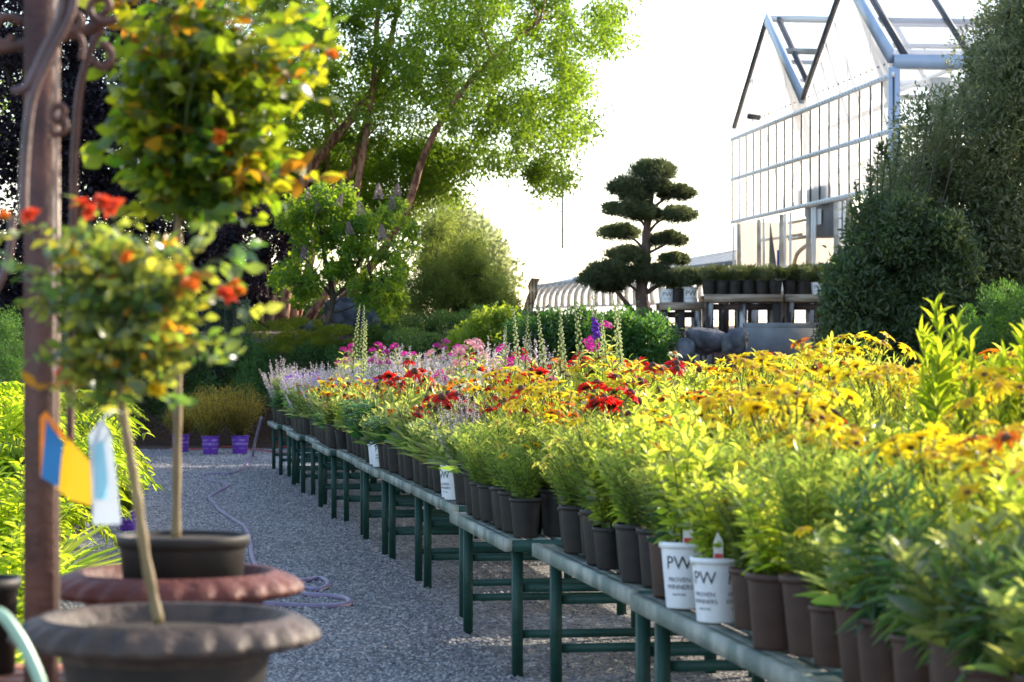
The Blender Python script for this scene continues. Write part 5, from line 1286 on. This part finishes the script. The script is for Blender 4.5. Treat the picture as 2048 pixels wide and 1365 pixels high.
for i in range(NR+1):
    b = MB(); Q = curve_pts([E('rail', i/NR, .16), lerp(E('rail', i/NR, .30), E('eave', i/NR, .22), .55), E('eave', i/NR, .08)], 5); b.tube(Q, .085, 6); gpart('rib', b, 'sash', lg)
    b = MB(); b.bar(E('eave', i/NR, .05), E('ridge', i/NR, .05), .04, .05); gpart('roof_bar', b, 'alu', lg)
for ln, w_, m in (('eave', .14, 'greybox'), ('ridge', .06, 'alu'), ('rail', .05, 'alu')):
    b = MB(); b.bar(E(ln, 0, .1), E(ln, 1, .1), .1, w_); gpart('long_rail', b, m, lg)
b = MB(); b.quad(E('base', 0, -4), E('base', 1, -4), E('ridge', 1, -4), E('ridge', 0, -4)); gpart('back_wall', b, 'poly', lg)

# ------------------------------------------------------------------ evergreens at right
D = 37
limbs = [([w(1960,720,D), w(1960,500,D), w(1990,250,D), w(2020,0,D)], .14, .03), ([w(1958,600,D), w(1880,450,D), w(1850,300,D)], .07, .02), ([w(1958,650,D), w(1830,560,D), w(1780,500,D)], .06, .02)]
poly = [(1990,-10),(2030,-60),(2180,-60),(2180,720),(1700,720),(1705,600),(1735,520),(1745,430),(1770,370),(1800,300),(1840,255),(1900,215),(1945,180),(1965,90)]
crown_thing('evergreen_tree', 'tall dense evergreen with pale-tipped leaves at right edge', 'tree', W(1960, 720, D), poly, 400, 36, 38.6, (.28,.55), 420, .095, .34, 'evergreen', limbs, seed=31, tpl=T_S, shell=.62, up=.3)
D = 35.5
limbs = [([w(1760,740,D), w(1740,600,D), w(1735,530,D), w(1738,460,D)], .05, .012), ([w(1755,700,D), w(1790,600,D), w(1800,520,D)], .04, .012)]
poly = [(1745,420),(1800,400),(1900,450),(1960,560),(1960,740),(1650,740),(1668,650),(1662,590),(1692,545),(1722,500),(1735,450)]
crown_thing('evergreen_shrub', 'dark broadleaf evergreen with loose upright shoots beside the timber bench', 'shrub', W(1760, 740, D), poly, 210, 35, 36.2, (.18,.38), 330, .095, .40, 'evdark', limbs, seed=32, tpl=T_M, shell=.3, up=.5)
# upright shoots on its outline
r = np.random.default_rng(33); t = thing('evergreen_shrub', 'upright leafy shoots rising before the greenhouse corner', 'shrub', tuple(W(1760, 560, D)), 0); bp = W(1760, 560, D); b = MB()
for (xa, ya, xb, yb) in [(1725,420,1712,372),(1735,400,1748,345),(1745,390,1735,335),(1765,350,1775,285),(1790,330,1800,262),(1835,260,1838,215),(1850,250,1856,212),(1922,230,1925,170),(1700,540,1685,512),(1690,570,1672,548),(1755,300,1762,290),(1880,240,1890,205),(1715,450,1700,410),(1780,320,1760,300)]:
    Q = curve_pts([W((xa+1760)/2, 560, D)-bp, W(xa, ya+30, D)-bp, W(xb, yb, D)-bp], 10); b.tube(Q, .008, 4, .3, 1, cap=False); h_ = Q[9:]
    P = np.repeat(h_, 4, 0); n = len(P); b.leaves(P, rdir(n, r)+np.array((0,0,1.0)), rdir(n, r), .085, .032, T_M, r.random(n))
obj('foliage', b.mesh('foliage', ['evdark', 'bark']), t)
crown_thing('yew_shrub', 'fine-needled dark green shrub low in the right corner', 'shrub', W(1990, 760, 33), [(1950,610),(2000,585),(2120,560),(2120,760),(1930,760),(1925,690)], 80, 32.6, 33.6, (.1,.22), 300, .06, .18, 'hedge', None, seed=34, foln='foliage', up=.7)
crown_thing('purple_shrub', 'small dark purple shrub beside the concrete wall', 'shrub', W(1655, 720, 38.6), [(1640,640),(1680,630),(1700,680),(1690,720),(1640,720)], 22, 38.3, 39, (.08,.16), 180, .05, .5, 'purple', None, seed=35, foln='foliage')
crown_thing('leafy_shrub', 'small lime shrub between timber bench and evergreen', 'shrub', W(1690, 600, 39.5), [(1665,530),(1690,520),(1715,545),(1705,580),(1670,580)], 14, 39.3, 39.8, (.08,.14), 120, .06, .4, 'hydra', None, seed=36, foln='foliage')

# ------------------------------------------------------------------ camera, light, world
cam = bpy.data.cameras.new('camera'); co = bpy.data.objects.new('camera', cam); COL.objects.link(co); scene.camera = co
co.location = (0, 0, EYE); co.rotation_euler = (R(90), 0, 0)
cam.sensor_width = 36; cam.lens = FP/2048*36; cam.shift_y = (HZ-682.5)/2048; cam.clip_end = 6000; cam.clip_start = .1
cam.dof.use_dof = True; cam.dof.focus_distance = 19.5; cam.dof.aperture_fstop = 5.2; cam.dof.aperture_blades = 0

AZ, EL = 55, 24
S = Vector((math.sin(R(AZ))*math.cos(R(EL)), math.cos(R(AZ))*math.cos(R(EL)), math.sin(R(EL))))
sun = bpy.data.lights.new('sun', 'SUN'); so = bpy.data.objects.new('sun', sun); COL.objects.link(so)
so.rotation_euler = S.to_track_quat('Z', 'Y').to_euler(); sun.energy = 8.5; sun.angle = R(.5); sun.color = (1, .88, .70)
wd = bpy.data.worlds.new('World'); scene.world = wd; wd.use_nodes = True; nt = wd.node_tree; nt.nodes.clear()
ow = nt.nodes.new('ShaderNodeOutputWorld'); bg = nt.nodes.new('ShaderNodeBackground'); sk = nt.nodes.new('ShaderNodeTexSky')
sk.sky_type = 'NISHITA'; sk.sun_disc = False; sk.sun_elevation = R(EL); sk.sun_rotation = R(AZ); sk.dust_density = 1.2; sk.air_density = 1.0; sk.ozone_density = 1.0; sk.altitude = 0
bg.inputs[1].default_value = .15
mx = nt.nodes.new('ShaderNodeMix'); mx.data_type = 'RGBA'; mx.blend_type = 'MULTIPLY'; mx.inputs[0].default_value = 1.0
mx.inputs[7].default_value = (3.6, 3.4, 3.3, 1)      # bright, slightly hazy evening sky
nt.links.new(sk.outputs[0], mx.inputs[6]); nt.links.new(mx.outputs[2], bg.inputs[0]); nt.links.new(bg.outputs[0], ow.inputs[0])
scene.view_settings.view_transform = 'Standard'; scene.view_settings.look = 'None'; scene.view_settings.exposure = 0; scene.view_settings.gamma = 1
cy = scene.cycles; cy.max_bounces = 7; cy.diffuse_bounces = 3; cy.glossy_bounces = 2; cy.transmission_bounces = 5; cy.transparent_max_bounces = 12
cy.use_denoising = True; cy.sample_clamp_indirect = 6; cy.caustics_reflective = False; cy.caustics_refractive = False
